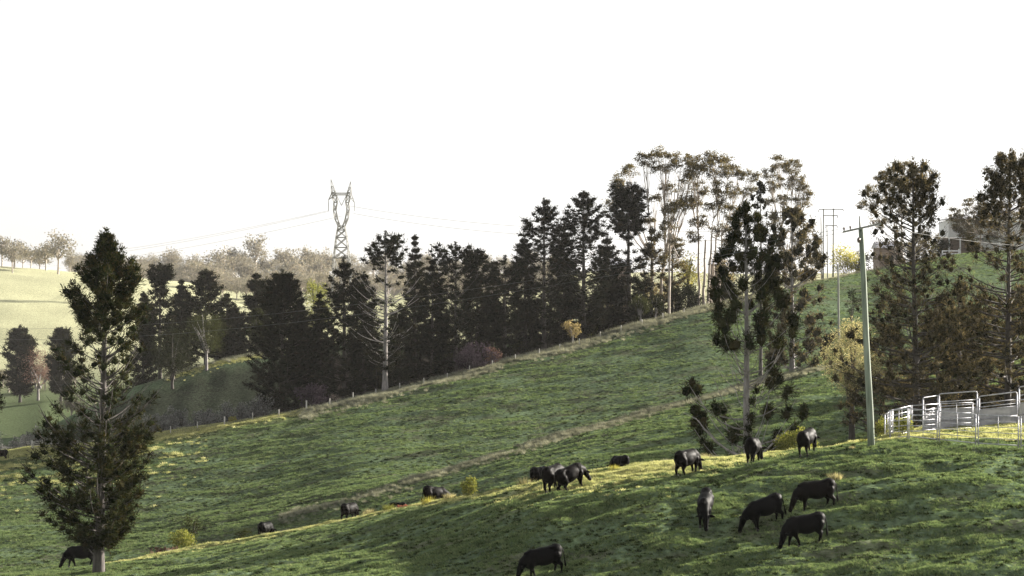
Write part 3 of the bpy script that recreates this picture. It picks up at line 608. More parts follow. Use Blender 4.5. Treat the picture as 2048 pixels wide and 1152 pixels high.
# --- pines beyond, left
pine('grey stemmed pine with round head just right of the front left hoop pine', 320, 720, 526, 42, 51, Y=330, shape=[(0, .3), (.06, .6), (.12, .7), (.2, .45), (.4, .8), (.8, 1.1), (1.0, .8)], gap=[(560, 640, .5)], mat='pine', rc=.9, sw=.15)
pine('bushy pine with pointed cap above the round olive tree', 411, 700, 540, 54, 52, Y=338, shape=[(0, .2), (.1, .4), (.3, .7), (.5, .95), (.8, 1.0), (1.0, .7)], rc=.9, sw=.15)
pine('pine on the far side of the valley left of the dense broad pine', 512, 720, 548, 44, 53, Y=345, shape=[(0, .1), (.1, .4), (.3, .7), (.6, 1.0), (1.0, .9)], rc=.9, sw=.15)
pine('small round topped pine at the far left above the pinkish bare tree', 40, 780, 652, 34, 54, Y=500, shape=[(0, .35), (.12, .7), (.4, 1.0), (.8, .9), (1.0, .7)], rc=1.3, sw=.22, spacing=1.6)
pine('small round topped pine behind the pinkish bare tree, left of the hoop pine', 122, 778, 656, 30, 55, Y=495, shape=[(0, .35), (.12, .7), (.4, 1.0), (.8, .9), (1.0, .7)], rc=1.3, sw=.22, spacing=1.6)
pine('small pine low behind the olive tree', 470, 725, 610, 36, 56, Y=350, rc=.9, sw=.15)

for lab_, uu_, vt_, hw_, Y_ in (('dark pine behind the left slope just right of the round headed pine', 362, 560, 36, 352), ('dark pine between the olive tree and the drooping olive tree', 455, 588, 34, 352), ('short dark pine left of the round headed grey pine', 286, 585, 32, 345), ('dark pine at the back of the drooping olive tree', 548, 575, 38, 330), ('low dark pine under the lime green tree', 600, 600, 36, 300)):
    pine(lab_, uu_, 0, vt_, hw_, int(uu_), Y=Y_, rc=.85, sw=.14)
# --- gum trees
def gum(label, u, Y, heads, seed, trunks=((0, 0),), mat='euc', bark='bark_gum', name='gum_tree', group=None, leafn=75, leaf=.30, tr=.35, cat='gum tree', low=None, fork=.45):
    """heads: list of (u, v, rx px, rz px) foliage clouds; trunks: list of (du px at base, du px at fork)"""
    rng = np.random.default_rng(seed); b = at(u, Y); k = Y / F
    root = empty(name, b, label=label, cat=cat, group=group)
    hp = np.array([((hu - u) * k, rng.normal() * min(3.0, .5 * rx * k + .4), (576 - hv - rz * .5) * k - b.z, rx * k, rz * k * 1.7) for hu, hv, rx, rz in heads])
    ztop = hp[:, 2].max(); a = Acc()
    starts = []
    for (d0, d1) in trunks:
        p = []; K = 8
        zf = ztop * fork * rng.uniform(.85, 1.1)
        for t in np.linspace(0, 1, K): p.append((d0 * k + (d1 - d0) * k * t ** 1.3 + rng.normal() * .06, rng.normal() * .06 + (hash((d0, seed)) % 7 - 3) * .12, zf * t - .3 * (t == 0)))
        r0 = tr * rng.uniform(.75, 1.1) / math.sqrt(len(trunks)) * 1.2
        a.tubes([p], [r0 * (1 - .45 * np.linspace(0, 1, K))], 8); starts.append((np.array(p[-1]), r0 * .55))
    a.obj('trunk', M[bark], root, True)
    # limbs from the fork to each head, then twigs
    a = Acc(); cl = []
    for h in hp:
        s0, r0 = min(starts, key=lambda s: abs(s[0][0] - h[0]) + abs(s[0][2] - h[2]) * .2 if s[0][2] < h[2] + 1 else 99)
        end = h[:3] - np.array([0, 0, h[4] * .4]); K = 7; s = np.linspace(0, 1, K)[:, None]
        mid = s0 * .55 + end * .45 + np.array([0, 0, -.06 * np.linalg.norm(end - s0)]) + np.array([(end[0] - s0[0]) * .12, 0, 0])
        pth = s0 * (1 - s) ** 2 + 2 * mid * s * (1 - s) + end * s ** 2 + np.concatenate([rng.normal(size=(K, 2)) * .10, np.zeros((K, 1))], 1) * np.sin(s * 3.14)
        a.tubes([pth], [(r0 * .8 * (1 - s[:, 0] * .8))], 5)
        m = max(6, int(11 * h[3] * h[4] ** .5 / 1.5))
        for q in range(m):
            o = rng.normal(size=3); o = o / np.linalg.norm(o) * rng.uniform(.3, 1) ** .6
            c = h[:3] + o * np.array([h[3], h[3] * .8, h[4]])
            st = pth[rng.integers(3, K)]
            tw = np.stack([st, (st + c) / 2 + np.array([0, 0, -.1]), c]); a.tubes([tw], [[.06, .035, .012]], 3)
            cl.append((*c, rng.uniform(.3, .85)))
    a.obj('branches', M[bark], root, True)
    cl = np.array(cl); C = np.repeat(cl[:, :3], leafn, 0); S = np.repeat(cl[:, 3], leafn)
    off = rng.normal(size=C.shape) * (S[:, None] * np.array([.6, .6, .36]))
    d = rng.normal(size=C.shape); d[:, 2] -= .5
    a = Acc(); a.spikes(C + off, d, leaf * rng.uniform(.6, 1.3, len(C)), leaf * .45, rng, .5); a.obj('crown', M[mat], root)
    return root
gum('tall gum with wide airy umbrella crown, left of the three gums', 1300, 286,
    [(1330, 303, 28, 7), (1290, 318, 26, 8), (1365, 315, 26, 8), (1258, 336, 20, 7), (1330, 330, 36, 8), (1385, 335, 20, 8), (1240, 352, 16, 7), (1245, 372, 20, 7), (1228, 400, 14, 7), (1345, 372, 22, 7), (1370, 355, 16, 6), (1310, 395, 16, 6), (1345, 410, 30, 8), (1300, 440, 16, 6), (1375, 400, 24, 8), (1330, 450, 14, 6)],
    101, trunks=((0, 6), (14, 30)), fork=.42)
gum('tall many stemmed gum with pale trunks and brownish crown, middle of the three gums', 1410, 285,
    [(1432, 308, 30, 8), (1400, 318, 24, 9), (1460, 322, 22, 8), (1385, 335, 20, 8), (1430, 335, 34, 10), (1480, 340, 16, 7), (1500, 350, 20, 8), (1400, 372, 26, 10), (1440, 375, 28, 11), (1475, 380, 18, 8), (1390, 400, 22, 9), (1425, 405, 26, 9), (1500, 380, 14, 6), (1460, 420, 22, 9), (1400, 440, 20, 8), (1440, 455, 22, 8), (1480, 440, 14, 7), (1385, 470, 16, 7), (1460, 480, 14, 7)],
    102, trunks=((-12, -14), (-4, 2), (4, 14), (12, 26), (30, 34)), fork=.5, tr=.42)
gum('tall gum with narrow vase shaped crown, right of the three gums', 1572, 318,
    [(1560, 318, 24, 8), (1580, 330, 26, 9), (1542, 340, 16, 9), (1595, 350, 18, 9), (1545, 365, 16, 8), (1605, 375, 16, 8), (1570, 360, 20, 8), (1565, 395, 18, 8), (1600, 400, 18, 8), (1540, 400, 12, 7), (1612, 385, 10, 6), (1590, 430, 18, 7), (1545, 440, 16, 7)],
    103, trunks=((0, -8), (6, 8), (2, 2)), fork=.42, tr=.3)
gum('slim straight gum with pale trunk at the fence below the umbrella gum', 1338, 276,
    [(1340, 440, 12, 8), (1322, 470, 12, 7), (1352, 480, 14, 7), (1330, 510, 12, 6), (1358, 525, 10, 6), (1340, 412, 10, 6)], 104, trunks=((0, 2),), tr=.24, fork=.75)
gum('bushy gum behind the big bunya, left crown above the power pole', 1790, 332,
    [(1800, 330, 26, 8), (1770, 350, 20, 8), (1745, 375, 16, 6), (1722, 405, 12, 5), (1820, 360, 24, 8), (1780, 395, 22, 8), (1810, 420, 18, 8), (1760, 440, 16, 6)], 105, trunks=((0, 0), (14, 12)), tr=.28)
gum('low rounded gum tree beside the white verandah house', 1962, 346, [(1950, 405, 20, 10), (1975, 412, 18, 9), (1925, 425, 16, 9), (1960, 430, 26, 9), (1905, 425, 12, 9), (1915, 448, 20, 9), (1945, 455, 22, 9), (1975, 440, 22, 9), (1990, 460, 16, 8), (1930, 470, 16, 8), (2015, 428, 18, 8)], 106, tr=.25, leafn=90)
gum('grey gum behind the twin poles', 1610, 350, [(1600, 470, 18, 9), (1622, 480, 16, 8), (1590, 500, 18, 8), (1630, 510, 16, 9), (1612, 455, 14, 7)], 107, tr=.2, leafn=80)
gum('grey gum right of the green power pole near the house', 1860, 372, [(1850, 470, 22, 10), (1878, 480, 18, 9), (1835, 490, 16, 9), (1895, 455, 14, 8)], 108, tr=.2, leafn=80)

# --- shrubs and small broadleaf trees
def shrub(label, u, Y, vt, hw, mat, seed, vb=None, n=1500, leaf=.14, stems=6, name='shrub', cat='shrub', group=None, bark='bark_dark', hollow=.35, trunk=None, clumpn=26, du=0, depth=1.0, flat=1.0):
    rng = np.random.default_rng(seed); b = at(u, Y) if vb is None else hit(u, vb); Y = b.y; k = Y / F
    root = empty(name, b, label=label, cat=cat, group=group)
    H = max(.25, (576 - vt) * k - b.z); R = hw * k; z0 = 0 if trunk is None else trunk * H
    cz = (H + z0) / 2; rz = (H - z0) / 2 * flat
    o = rng.normal(size=(clumpn, 3)); o = nrm(o) * (rng.uniform(hollow ** 3, 1, (clumpn, 1)) ** .333)
    C = np.array([du * k, 0, cz]) + o * np.array([R * .82, R * .82 * depth, rz * .82]); C[:, 2] = np.maximum(C[:, 2], .05 * H)
    rr = np.minimum(R, rz) * rng.uniform(.22, .48, clumpn)
    a = Acc(); s = np.linspace(0, 1, 5)[:, None]
    idx = rng.choice(clumpn, min(clumpn, max(stems, 4)), replace=False)
    f = np.array([0, 0, z0])
    for i in idx:
        e = C[i]; r0 = (.012 + .018 * H) * (.5 if trunk is None else 1)
        st = f + rng.normal(size=3) * .06 * R * np.array([1, 1, 0])
        pth = st * (1 - s) + e * s + np.array([0, 0, 1]) * np.sin(s * 3.14) * .1 * H * (.3 + (trunk is None))
        pth[0, 2] = z0 - .1
        a.tubes([pth], [r0 * (1 - .75 * s[:, 0])], 5)
    if trunk is not None:
        pth = np.array([[0, 0, -.2], [rng.normal() * .05, 0, z0 * .5], [0, 0, z0 * 1.15]]); a.tubes([pth], [[.02 + .026 * H, .016 + .022 * H, .014 + .018 * H]], 8)
    a.obj('trunk' if trunk is not None else 'stems', M[bark], root, True)
    per = max(6, n // clumpn); CC = np.repeat(C, per, 0); S = np.repeat(rr, per)
    off = nrm(rng.normal(size=CC.shape)) * (rng.uniform(.15, 1, (len(CC), 1)) ** .5) * S[:, None]
    p = CC + off; p[:, 2] = np.maximum(p[:, 2], .03)
    a = Acc(); a.spikes(p, off + rng.normal(size=CC.shape) * S[:, None] * .6 + np.array([0, 0, .25]) * S[:, None], leaf * rng.uniform(.6, 1.3, len(CC)), leaf * .5, rng, .5)
    a.obj('crown' if trunk is not None else 'foliage', M[mat], root)
    return root
F2 = lambda u, d=0: float(key(F2Y, u)) + d
B2 = lambda u, d=0: float(key(B2Y, u)) + d
MM = lambda u, d=0: float(key(MY, u)) + d
shrub('upright yellow leaved sapling on the front crest beside a grazing cow', 937, F2(937, .5), 950, 19, 'lime', 201, n=1300, leaf=.13, flat=1.05, clumpn=30)
shrub('yellow green bush left of the two low saplings above the dark hollow', 366, F2(366, 2), 1056, 30, 'lime', 202, n=2200, leaf=.15, clumpn=40)
shrub('dark leafy bush standing behind the yellow green bush at lower left', 382, F2(382, 8), 1028, 26, 'olive', 203, n=800, leaf=.16, trunk=.35)
shrub('dead brown brush heap at the foot of the yellow green bush', 335, F2(335, 1), 1095, 52, 'pink', 204, n=900, leaf=.14, flat=.8, hollow=.2)
shrub('small dark sapling on the front crest between two bushes', 487, F2(487, 2), 1055, 20, 'olive', 205, n=500, leaf=.13)
shrub('lime green bush behind the right crest cow', 1592, F2(1592, 5), 858, 52, 'lime', 206, n=3600, leaf=.16, clumpn=60)
shrub('small yellow bush at the foot of the green power pole', 1770, F2(1770, 3), 835, 22, 'lime', 207, n=1000, leaf=.13)
shrub('leafy yellow sapling inside the left bend of the yard rails', 1806, 99, 826, 18, 'lime', 208, n=900, leaf=.12)
shrub('pale cream flowering wattle behind the green power pole', 1704, 141, 632, 58, 'cream', 209, vb=None, n=11000, leaf=.14, clumpn=90, trunk=.3, name='wattle_tree', cat='tree')
shrub('small bright golden tree with thin trunk at the wood edge', 1145, B2(1145, -1.5), 640, 20, 'gold', 210, n=1000, leaf=.24, trunk=.35, bark='bark_pale', name='small_tree', cat='tree')
shrub('purplish leafless shrub at the wood edge above the fence', 948, B2(948, -1), 688, 50, 'purple', 211, n=3000, leaf=.35, clumpn=50, stems=24)
shrub('pinkish brown twiggy shrub right of the purplish shrub', 985, B2(985, 1), 696, 22, 'pink', 212, n=900, leaf=.3)
shrub('purple grey bare shrub at the foot of the dense broad pine', 628, B2(628, 3), 768, 42, 'purple', 213, n=2200, leaf=.35, clumpn=40, stems=24)
shrub('reddish leaved bush on the front crest left of a cow', 812, F2(812, 0), 1018, 24, 'red', 214, n=900, leaf=.1, flat=.8)
shrub('tall lime green tree behind the narrow dark pine', 635, 352, 546, 32, 'lime', 215, n=3500, leaf=.35, clumpn=60, trunk=.2, name='leafy_tree', cat='tree')
shrub('round olive tree with pale trunk on the shaded slope beyond the ridge', 413, 316, 620, 46, 'olive', 216, n=6000, leaf=.25, clumpn=80, trunk=.3, bark='bark_pale', name='round_tree', cat='tree', flat=1.05)
shrub('drooping olive tree left of the dense broad pine', 520, 326, 615, 26, 'olive', 217, n=2500, leaf=.28, clumpn=40, trunk=.25, name='leafy_tree', cat='tree')
shrub('dark bushy tree right of the front left hoop pine', 345, 308, 655, 50, 'dark_leaf', 218, n=4500, leaf=.3, clumpn=70, trunk=.15, name='leafy_tree', cat='tree')
shrub('pinkish bare crowned tree in the left valley with forked trunk', 76, 500, 690, 48, 'pink', 219, n=3500, leaf=.4, clumpn=70, trunk=.22, bark='bark_pale', name='bare_tree', cat='tree')
shrub('grey green small tree with pale forked trunk at the wood edge', 1281, B2(1281, 1), 590, 24, 'olive', 220, n=1600, leaf=.28, trunk=.35, bark='bark_pale', name='small_tree', cat='tree')
shrub('grey green small tree right of its forked twin at the wood edge', 1312, B2(1312, 2), 592, 20, 'dark_leaf', 221, n=1300, leaf=.28, trunk=.35, bark='bark_pale', name='small_tree', cat='tree')
shrub('golden leaved tree lit by the sun below the gum trees', 1322, 292, 560, 40, 'gold', 222, n=2200, leaf=.32, trunk=.4, name='leafy_tree', cat='tree', clumpn=40)
shrub('yellow crowned tree between the pale gum trunks', 1378, 305, 500, 34, 'yellow', 223, n=1800, leaf=.34, trunk=.45, name='leafy_tree', cat='tree', clumpn=40)
shrub('orange brown tree under the conical pines', 1225, 292, 590, 44, 'gold', 224, n=1700, leaf=.32, trunk=.3, name='leafy_tree', cat='tree', clumpn=50)
shrub('golden brown tree behind the many stemmed gum', 1452, 305, 500, 24, 'gold', 225, n=900, leaf=.34, trunk=.4, name='leafy_tree', cat='tree')
shrub('dark thicket between the pale gum trunks', 1375, B2(1375, 12), 568, 44, 'dark_leaf', 226, n=4200, leaf=.35, clumpn=60, name='thicket', cat='bush')
shrub('dark thicket behind the many stemmed gum', 1455, B2(1455, 10), 560, 34, 'dark_leaf', 227, n=2600, leaf=.35, clumpn=50, name='thicket', cat='bush')
shrub('small round bush alone on the green face above the wattle', 1703, 262, 566, 12, 'dark_leaf', 228, n=500, leaf=.25)
shrub('yellow and gold hedge bush at the feet of the twin poles', 1690, 338, 487, 34, 'yellow', 229, n=2400, leaf=.35, clumpn=50)
shrub('orange gold bush left of the twin poles', 1612, 330, 530, 26, 'gold', 230, n=1500, leaf=.33)
shrub('dark hedge bush behind the green power pole', 1722, 340, 500, 30, 'olive', 231, n=1800, leaf=.33)
shrub('bright yellow green shrub below the white verandah', 1868, 350, 478, 14, 'yellow', 232, n=800, leaf=.3)
shrub('brown bush left of the white verandah house', 1830, 352, 480, 34, 'gold', 233, n=2200, leaf=.33)
shrub('dark rounded bush at the left foot of the white house', 1885, 347, 470, 18, 'dark_leaf', 234, n=1400, leaf=.33)
shrub('yellow green sapling beside the fence left of the gate post run', 465, B2(465, 2), 832, 9, 'yellow', 235, n=300, leaf=.2)
shrub('dark undergrowth bush at the gap on the ridge end', 1530, B2(1530, 8), 560, 36, 'olive', 236, n=2000, leaf=.33)
# dark undergrowth below the pine wood, individually placed
for q in range(16):
    uu = 610 + q * 47; shrub('dark undergrowth bush at the foot of the pine wood', uu, B2(uu, 9 + (q * 7) % 14), None or float(576 - (at(uu, B2(uu, 9)).z + 2.2 + (q * 13 % 5) * .6) / B2(uu, 9) * F), 26, 'dark_leaf' if q % 3 else 'olive', 300 + q, n=800, leaf=.34, clumpn=18, group='undergrowth bushes below the wood', name='undergrowth_bush', cat='bush')
# grey scrub on the shaded hollow
rng0 = random.Random(4)
for q in range(96):
    uu = rng0.uniform(290, 540) if q < 70 else rng0.uniform(-20, 160); d = rng0.uniform(6, 30)
    yy = B2(uu, d); g = at(uu, yy); hm = rng0.uniform(2.2, 4.0)
    shrub('grey leafed scrub bush in the hollow beyond the fence', uu, yy, 576 - (g.z + hm) / yy * F, rng0.uniform(12, 22), 'scrub', 400 + q, n=360, leaf=.26, clumpn=14, group='grey scrub bushes beyond the fence', name='scrub_bush', cat='bush')
# tussock clumps on the front crest
def clump(label, u, d, vt, hw, mat, seed, n=320):
    rng = np.random.default_rng(seed); b = at(u, F2(u, d)); k = b.y / F; H = 1.5 * hw * k; R = hw * k
    base = rng.normal(size=(n, 3)) * R * .3; base[:, 2] = -.05
    dd = base / R * 1.2 + rng.normal(size=(n, 3)) * .15; dd[:, 2] = 1
    a = Acc(); a.spikes(base, dd, H * rng.uniform(.4, 1.15, n), .024, rng, .35)
    o = a.obj('tussock', M[mat]); o['kind'] = 'stuff'; o.location = b; tag(o, label, 'grass tussock', 'lit grass tussocks on the front crest')
for q, (lab, uu, d, vt, hw, mt) in enumerate([
    ('greyish tussock on the front crest right of a small cow', 740, -1, 1041, 11, 'cream'), ('short green tussock right of the greyish one', 778, -1, 1036, 12, 'lime'),
    ('yellow tipped tussock in front of the half hidden cow', 857, -1, 1013, 13, 'yellow'), ('pale tussock just right of the half hidden cow', 900, -.5, 1001, 11, 'cream'),
    ('small bright tussock alone right of the yellow sapling', 993, -1, 993, 7, 'yellow'), ('tussock in front of the cow beyond the crest', 1229, -2, 951, 11, 'yellow'),
    ('dry tussock beside the crest cow with lowered head', 1412, 0, 921, 11, 'cream'), ('grass clump at the foot of the green pole, left side', 1728, -9, 884, 9, 'lime'),
    ('thin dry stalks at the left of the three crest cows', 1050, 0, 980, 16, 'cream'), ('dry stalk clump standing in the open paddock below the crest', 1704, -17, 925, 5, 'cream'),
    ('small dry clump above the cow that faces the camera', 1356, -8, 972, 12, 'cream'), ('straw clump behind the legs of the highest profile cow', 1672, -22, 1003, 12, 'cream')]):
    clump(lab, uu, d, vt, hw, mt, 500 + q)

# --- far trees: a few meshes, every tree its own object
def far_proto(seed, H, R, mat='far_leaf'):
    rng = np.random.default_rng(seed); root = empty('far_tree', (0, 0, -500))
    a = Acc(); a.tubes([[(0, 0, -1), (.3, 0, H * .35), (0, .2, H * .7)]], [[.45, .35, .15]], 5)
    m = 34; o = nrm(rng.normal(size=(m, 3))) * rng.uniform(.35, 1, (m, 1)); o[:, 2] = np.abs(o[:, 2]) * 1.0 - .25
    C = np.array([0, 0, H * .55]) + o * np.array([R, R, H * .42])
    for c in C[:9]: a.tubes([[(0, 0, H * .3), (c[0] * .4, c[1] * .4, H * .45), tuple(c)]], [[.25, .15, .05]], 4)
    a.obj('trunk', M['bark_gum'], root, True)
    CC = np.repeat(C, 34, 0); off = rng.normal(size=CC.shape) * np.array([R * .19, R * .19, H * .055])
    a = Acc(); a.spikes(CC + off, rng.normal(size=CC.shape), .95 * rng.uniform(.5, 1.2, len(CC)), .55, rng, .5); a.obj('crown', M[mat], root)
    return root
protos = [far_proto(900 + q, h, r) for q, (h, r) in enumerate([(15, 7.0), (18, 6.5), (13, 7.5), (20, 5.5), (16, 9)])]
used = set()
def far_tree(u, Y, s, q, label, group):
    p = protos[q % 5]
    o = copy_tree(p) if q % 5 in used else p
    used.add(q % 5); o.location = at(u, Y); o.rotation_euler.z = rng0.uniform(0, 6.28); o.scale = (s * rng0.uniform(.85, 1.15), s, s * rng0.uniform(.85, 1.15))
    tag(o, label, 'tree', group); return o
q = 0
for uu in np.arange(150, 1130, 10):
    for rr in range(2):
        u2 = uu + rng0.uniform(-9, 9); Y2 = (1300 if rr else 1180) + rng0.uniform(-40, 90)
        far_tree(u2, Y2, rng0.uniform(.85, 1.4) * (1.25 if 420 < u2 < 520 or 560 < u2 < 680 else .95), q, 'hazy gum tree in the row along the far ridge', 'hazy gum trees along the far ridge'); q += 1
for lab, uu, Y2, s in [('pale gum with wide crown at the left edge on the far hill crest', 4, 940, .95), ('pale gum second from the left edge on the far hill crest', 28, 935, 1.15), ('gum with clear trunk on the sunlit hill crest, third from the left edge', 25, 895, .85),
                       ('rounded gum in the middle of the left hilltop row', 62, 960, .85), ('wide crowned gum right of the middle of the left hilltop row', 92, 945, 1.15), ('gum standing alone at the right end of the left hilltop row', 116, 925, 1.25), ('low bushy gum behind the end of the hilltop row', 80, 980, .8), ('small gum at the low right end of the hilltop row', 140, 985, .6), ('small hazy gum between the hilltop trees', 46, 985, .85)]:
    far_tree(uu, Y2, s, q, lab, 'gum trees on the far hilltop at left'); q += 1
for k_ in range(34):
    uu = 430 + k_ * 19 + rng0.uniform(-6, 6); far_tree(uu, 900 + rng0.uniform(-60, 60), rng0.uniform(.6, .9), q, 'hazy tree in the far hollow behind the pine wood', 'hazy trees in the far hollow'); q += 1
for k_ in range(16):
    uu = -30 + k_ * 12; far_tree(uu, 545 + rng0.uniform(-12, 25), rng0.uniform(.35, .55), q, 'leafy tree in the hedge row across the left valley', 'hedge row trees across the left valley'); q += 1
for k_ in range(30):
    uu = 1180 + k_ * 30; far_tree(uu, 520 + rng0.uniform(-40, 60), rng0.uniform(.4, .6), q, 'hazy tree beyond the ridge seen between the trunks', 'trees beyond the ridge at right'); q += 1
for k_ in range(12):
    uu = 150 + k_ * 26 + rng0.uniform(-8, 8); far_tree(uu, MM(uu, 30) + rng0.uniform(0, 40), rng0.uniform(.30, .45), q, 'leafy tree behind the bright grass bank beyond the hollow', 'trees behind the grass bank'); q += 1

# ------------------------------------------------------------------ cattle
def ellipsoid(bm, c, r, rot=0):
    m = Matrix.Translation(c) @ Matrix.Rotation(rot, 4, 'Y') @ Matrix.Diagonal((*r, 1)); bmesh.ops.create_icosphere(bm, subdivisions=3, radius=1, matrix=m)
def capsule(bm, pts):
    for (p0, r0), (p1, r1) in zip(pts, pts[1:]):
        p0 = Vector(p0); p1 = Vector(p1); n = max(2, int((p1 - p0).length / .045))
        for i in range(n + 1):
            t = i / n; bmesh.ops.create_icosphere(bm, subdivisions=2, radius=1, matrix=Matrix.Translation(p0.lerp(p1, t)) @ Matrix.Scale(r0 + (r1 - r0) * t, 4))
def cow_body(turn=0., stride=0., headx=0., raise_=0.):
    bm = bmesh.new()
    ellipsoid(bm, (-.05, 0, .92), (.80, .36, .41)); ellipsoid(bm, (-.12, 0, .84), (.56, .38, .38)); ellipsoid(bm, (-.68, 0, 1.06), (.32, .29, .32)); ellipsoid(bm, (-.62, 0, .86), (.32, .27, .36))
    ellipsoid(bm, (.48, 0, .93), (.36, .29, .42)); ellipsoid(bm, (.40, 0, 1.12), (.42, .19, .20)); ellipsoid(bm, (.64, 0, .70), (.25, .18, .24)); ellipsoid(bm, (-.05, 0, 1.22), (.90, .20, .10)); ellipsoid(bm, (-.60, 0, 1.24), (.36, .25, .10)); ellipsoid(bm, (-.84, 0, 1.12), (.16, .22, .20)); ellipsoid(bm, (-.80, 0, .92), (.18, .24, .26))
    hz = raise_; tx = turn
    n1 = (.90 + headx, tx * .5, .84 + hz * .5); n2 = (1.08 + headx, tx, .60 + hz)
    capsule(bm, [((.56, 0, 1.00), .30), (n1, .22), (n2, .145)]); capsule(bm, [((.62, 0, .88), .24), ((.92 + headx, tx * .5, .76 + hz * .5), .15)])
    hd = Vector((.22, tx * .35, -.42)); h0 = Vector(n2)
    capsule(bm, [(h0, .165), (h0 + hd * .45, .135), (h0 + hd * .85, .105), (h0 + hd * 1.08, .108)])
    side = Vector((-tx * .3, 1, 0)).normalized()
    for s in (-1, 1):
        e = h0 + Vector((-.03, 0, .05)) + side * s * .13
        capsule(bm, [(e, .045), (e + side * s * .13 + Vector((-.02, 0, .03)), .078), (e + side * s * .30 + Vector((-.03, 0, .0)), .042)])
    st = stride
    legs = [(.58, .17, st), (.56, -.17, -st)]
    feet = []
    for x, y, d in legs:
        capsule(bm, [((x - .03, y, .80), .19), ((x + d * .4, y, .50), .105), ((x + d, y, .30), .07), ((x + d * 1.25, y, .09), .058)]); feet.append((x + d * 1.25 + .02, y))
    for x, y, d in [(-.66, .17, -st * .9), (-.64, -.17, st)]:
        capsule(bm, [((x, y * .9, .88), .22), ((x + .08 + d * .3, y, .62), .16), ((x - .10 + d * .8, y, .40), .08), ((x - .04 + d, y, .22), .06), ((x - .02 + d * 1.1, y, .09), .055)]); feet.append((x + d * 1.1, y))
    me = bpy.data.meshes.new('cow_body'); bm.to_mesh(me); bm.free()
    o = bpy.data.objects.new('tmp', me); COL.objects.link(o)
    r = o.modifiers.new('r', 'REMESH'); r.mode = 'VOXEL'; r.voxel_size = .03
    s = o.modifiers.new('s', 'SMOOTH'); s.iterations = 6; s.factor = .6
    dg = bpy.context.evaluated_depsgraph_get(); dg.update()
    out = bpy.data.meshes.new_from_object(o.evaluated_get(dg)); out.name = 'cow_body'
    bpy.data.objects.remove(o); bpy.data.meshes.remove(me)
    out.polygons.foreach_set('use_smooth', np.ones(len(out.polygons), bool)); out.materials.clear()
    return out, feet
def cow_proto(brown=False, **k):
    root = empty('cow', (0, 0, 0)); me, feet = cow_body(**k); mt = M['cow_brown' if brown else 'cow']
    body = link('body', me, mt, root)
    a = Acc(); sw = k.get('stride', 0) * .3
    a.tubes([[(-.94, 0, 1.16), (-1.02, .01, 1.08), (-1.05, .02 + sw * .2, .80), (-1.04, .03 + sw * .4, .55), (-1.03, .04 + sw * .5, .42)]], [[.045, .035, .022, .025, .045]], 7)
    a.tubes([[(-1.03, .04 + sw * .5, .45), (-1.03, .04 + sw * .6, .33), (-1.02, .04 + sw * .6, .22)]], [[.04, .055, .008]], 7); a.obj('tail', mt, root, True)
    for x, y in feet:
        a = Acc(); a.tubes([[(x + .015, y, -.05), (x + .012, y, .045), (x, y, .09)]], [[.066, .060, .048]], 8, cap=True); a.obj('hoof', M['hoof'], root)
    return root
CP = [cow_proto(stride=.10), cow_proto(stride=-.14, turn=.12), cow_proto(stride=.04, turn=-.25, headx=-.03), cow_proto(brown=True, stride=.08, turn=.05), cow_proto(brown=True, stride=-.10, turn=-.15, raise_=.12)]
cows = [  # label, proto, u, v feet, Y or None, heading deg (0 = right, 90 = away, 180 = left, 270 = to camera), scale
 ('black cow at the bottom edge grazing to the left, hooves cut by the frame', 0, 1090, 1152, None, 196, .96),
 ('black cow lowest of the three at right, grazing to the left', 1, 1613, 1091, None, 196, 1.0),
 ('black cow middle of the three at right, head down to the left, rump raised', 2, 1536, 1052, None, 205, 1.0),
 ('black cow highest of the three at right, grazing to the left near straw grass', 3, 1634, 1019, None, 192, 1.0),
 ('black cow facing the camera with lowered head in the open paddock', 1, 1411, 1042, None, 258, 1.0),
 ('black cow on the crest grazing to the right beside a dry tussock, back rim lit', 3, 1376, 950, None, 50, .98),
 ('black cow seen from behind on the crest at the foot of the pale pine trunk', 4, 1506, 926, None, 72, 1.0),
 ('black cow rightmost on the crest in front of the lime bush, head down right', 3, 1616, 908, None, 60, .95),
 ('black cow just beyond the crest, lower body hidden by the rise', 0, 1241, 0, F2(1243, 5), 122, .85),
 ('tallest cow in the middle of the three bunched on the crest', 4, 1108, 983, None, 62, 1.05),
 ('cow at the right of the three bunched on the crest, head turned down right', 3, 1147, 982, None, 40, 1.0),
 ('smaller black cow at the left of the three bunched on the crest', 0, 1080, 0, F2(1080, 3), 55, .9),
 ('dark cow half hidden behind tussocks on the crest beside the yellow sapling', 4, 868, 0, F2(868, 2), 40, 1.0),
 ('cow seen from behind alone on the crest, left of the greyish tussock', 3, 699, 0, F2(699, .5), 62, .95),
 ('small black cow farthest down the crest line, above the lower left bushes', 0, 531, 0, F2(531, .5), 70, .95),
 ('black cow grazing behind the trunk of the front left hoop pine', 1, 163, 0, 128, 200, 1.12),
 ('brown backed cow cut by the left edge of the frame on the second ridge', 3, 0, 0, 228, 185, 1.0)]
used_c = set()
cow_at = []
for lab, pi, uu, vf, yy, hd, s in cows:
    loc = hit(uu, vf) if yy is None else at(uu, yy)
    o = copy_tree(CP[pi]) if pi in used_c else CP[pi]
    used_c.add(pi); loc.z -= .02
    hr = math.radians(hd); o.location = loc; s *= 1.02
    o.scale = (s, s, s)
    # stand along the slope
    d = 0.7; cz, sz = math.cos(hr), math.sin(hr)
    pit = math.atan2(float(hgt(loc.x + cz * d, loc.y + sz * d) - hgt(loc.x - cz * d, loc.y - sz * d)), 2 * d) * .8
    o.rotation_euler = (0, -pit, hr); tag(o, lab, 'cow', 'cattle grazing on the hill'); cow_at.append((lab[:30], tuple(round(c, 1) for c in loc)))
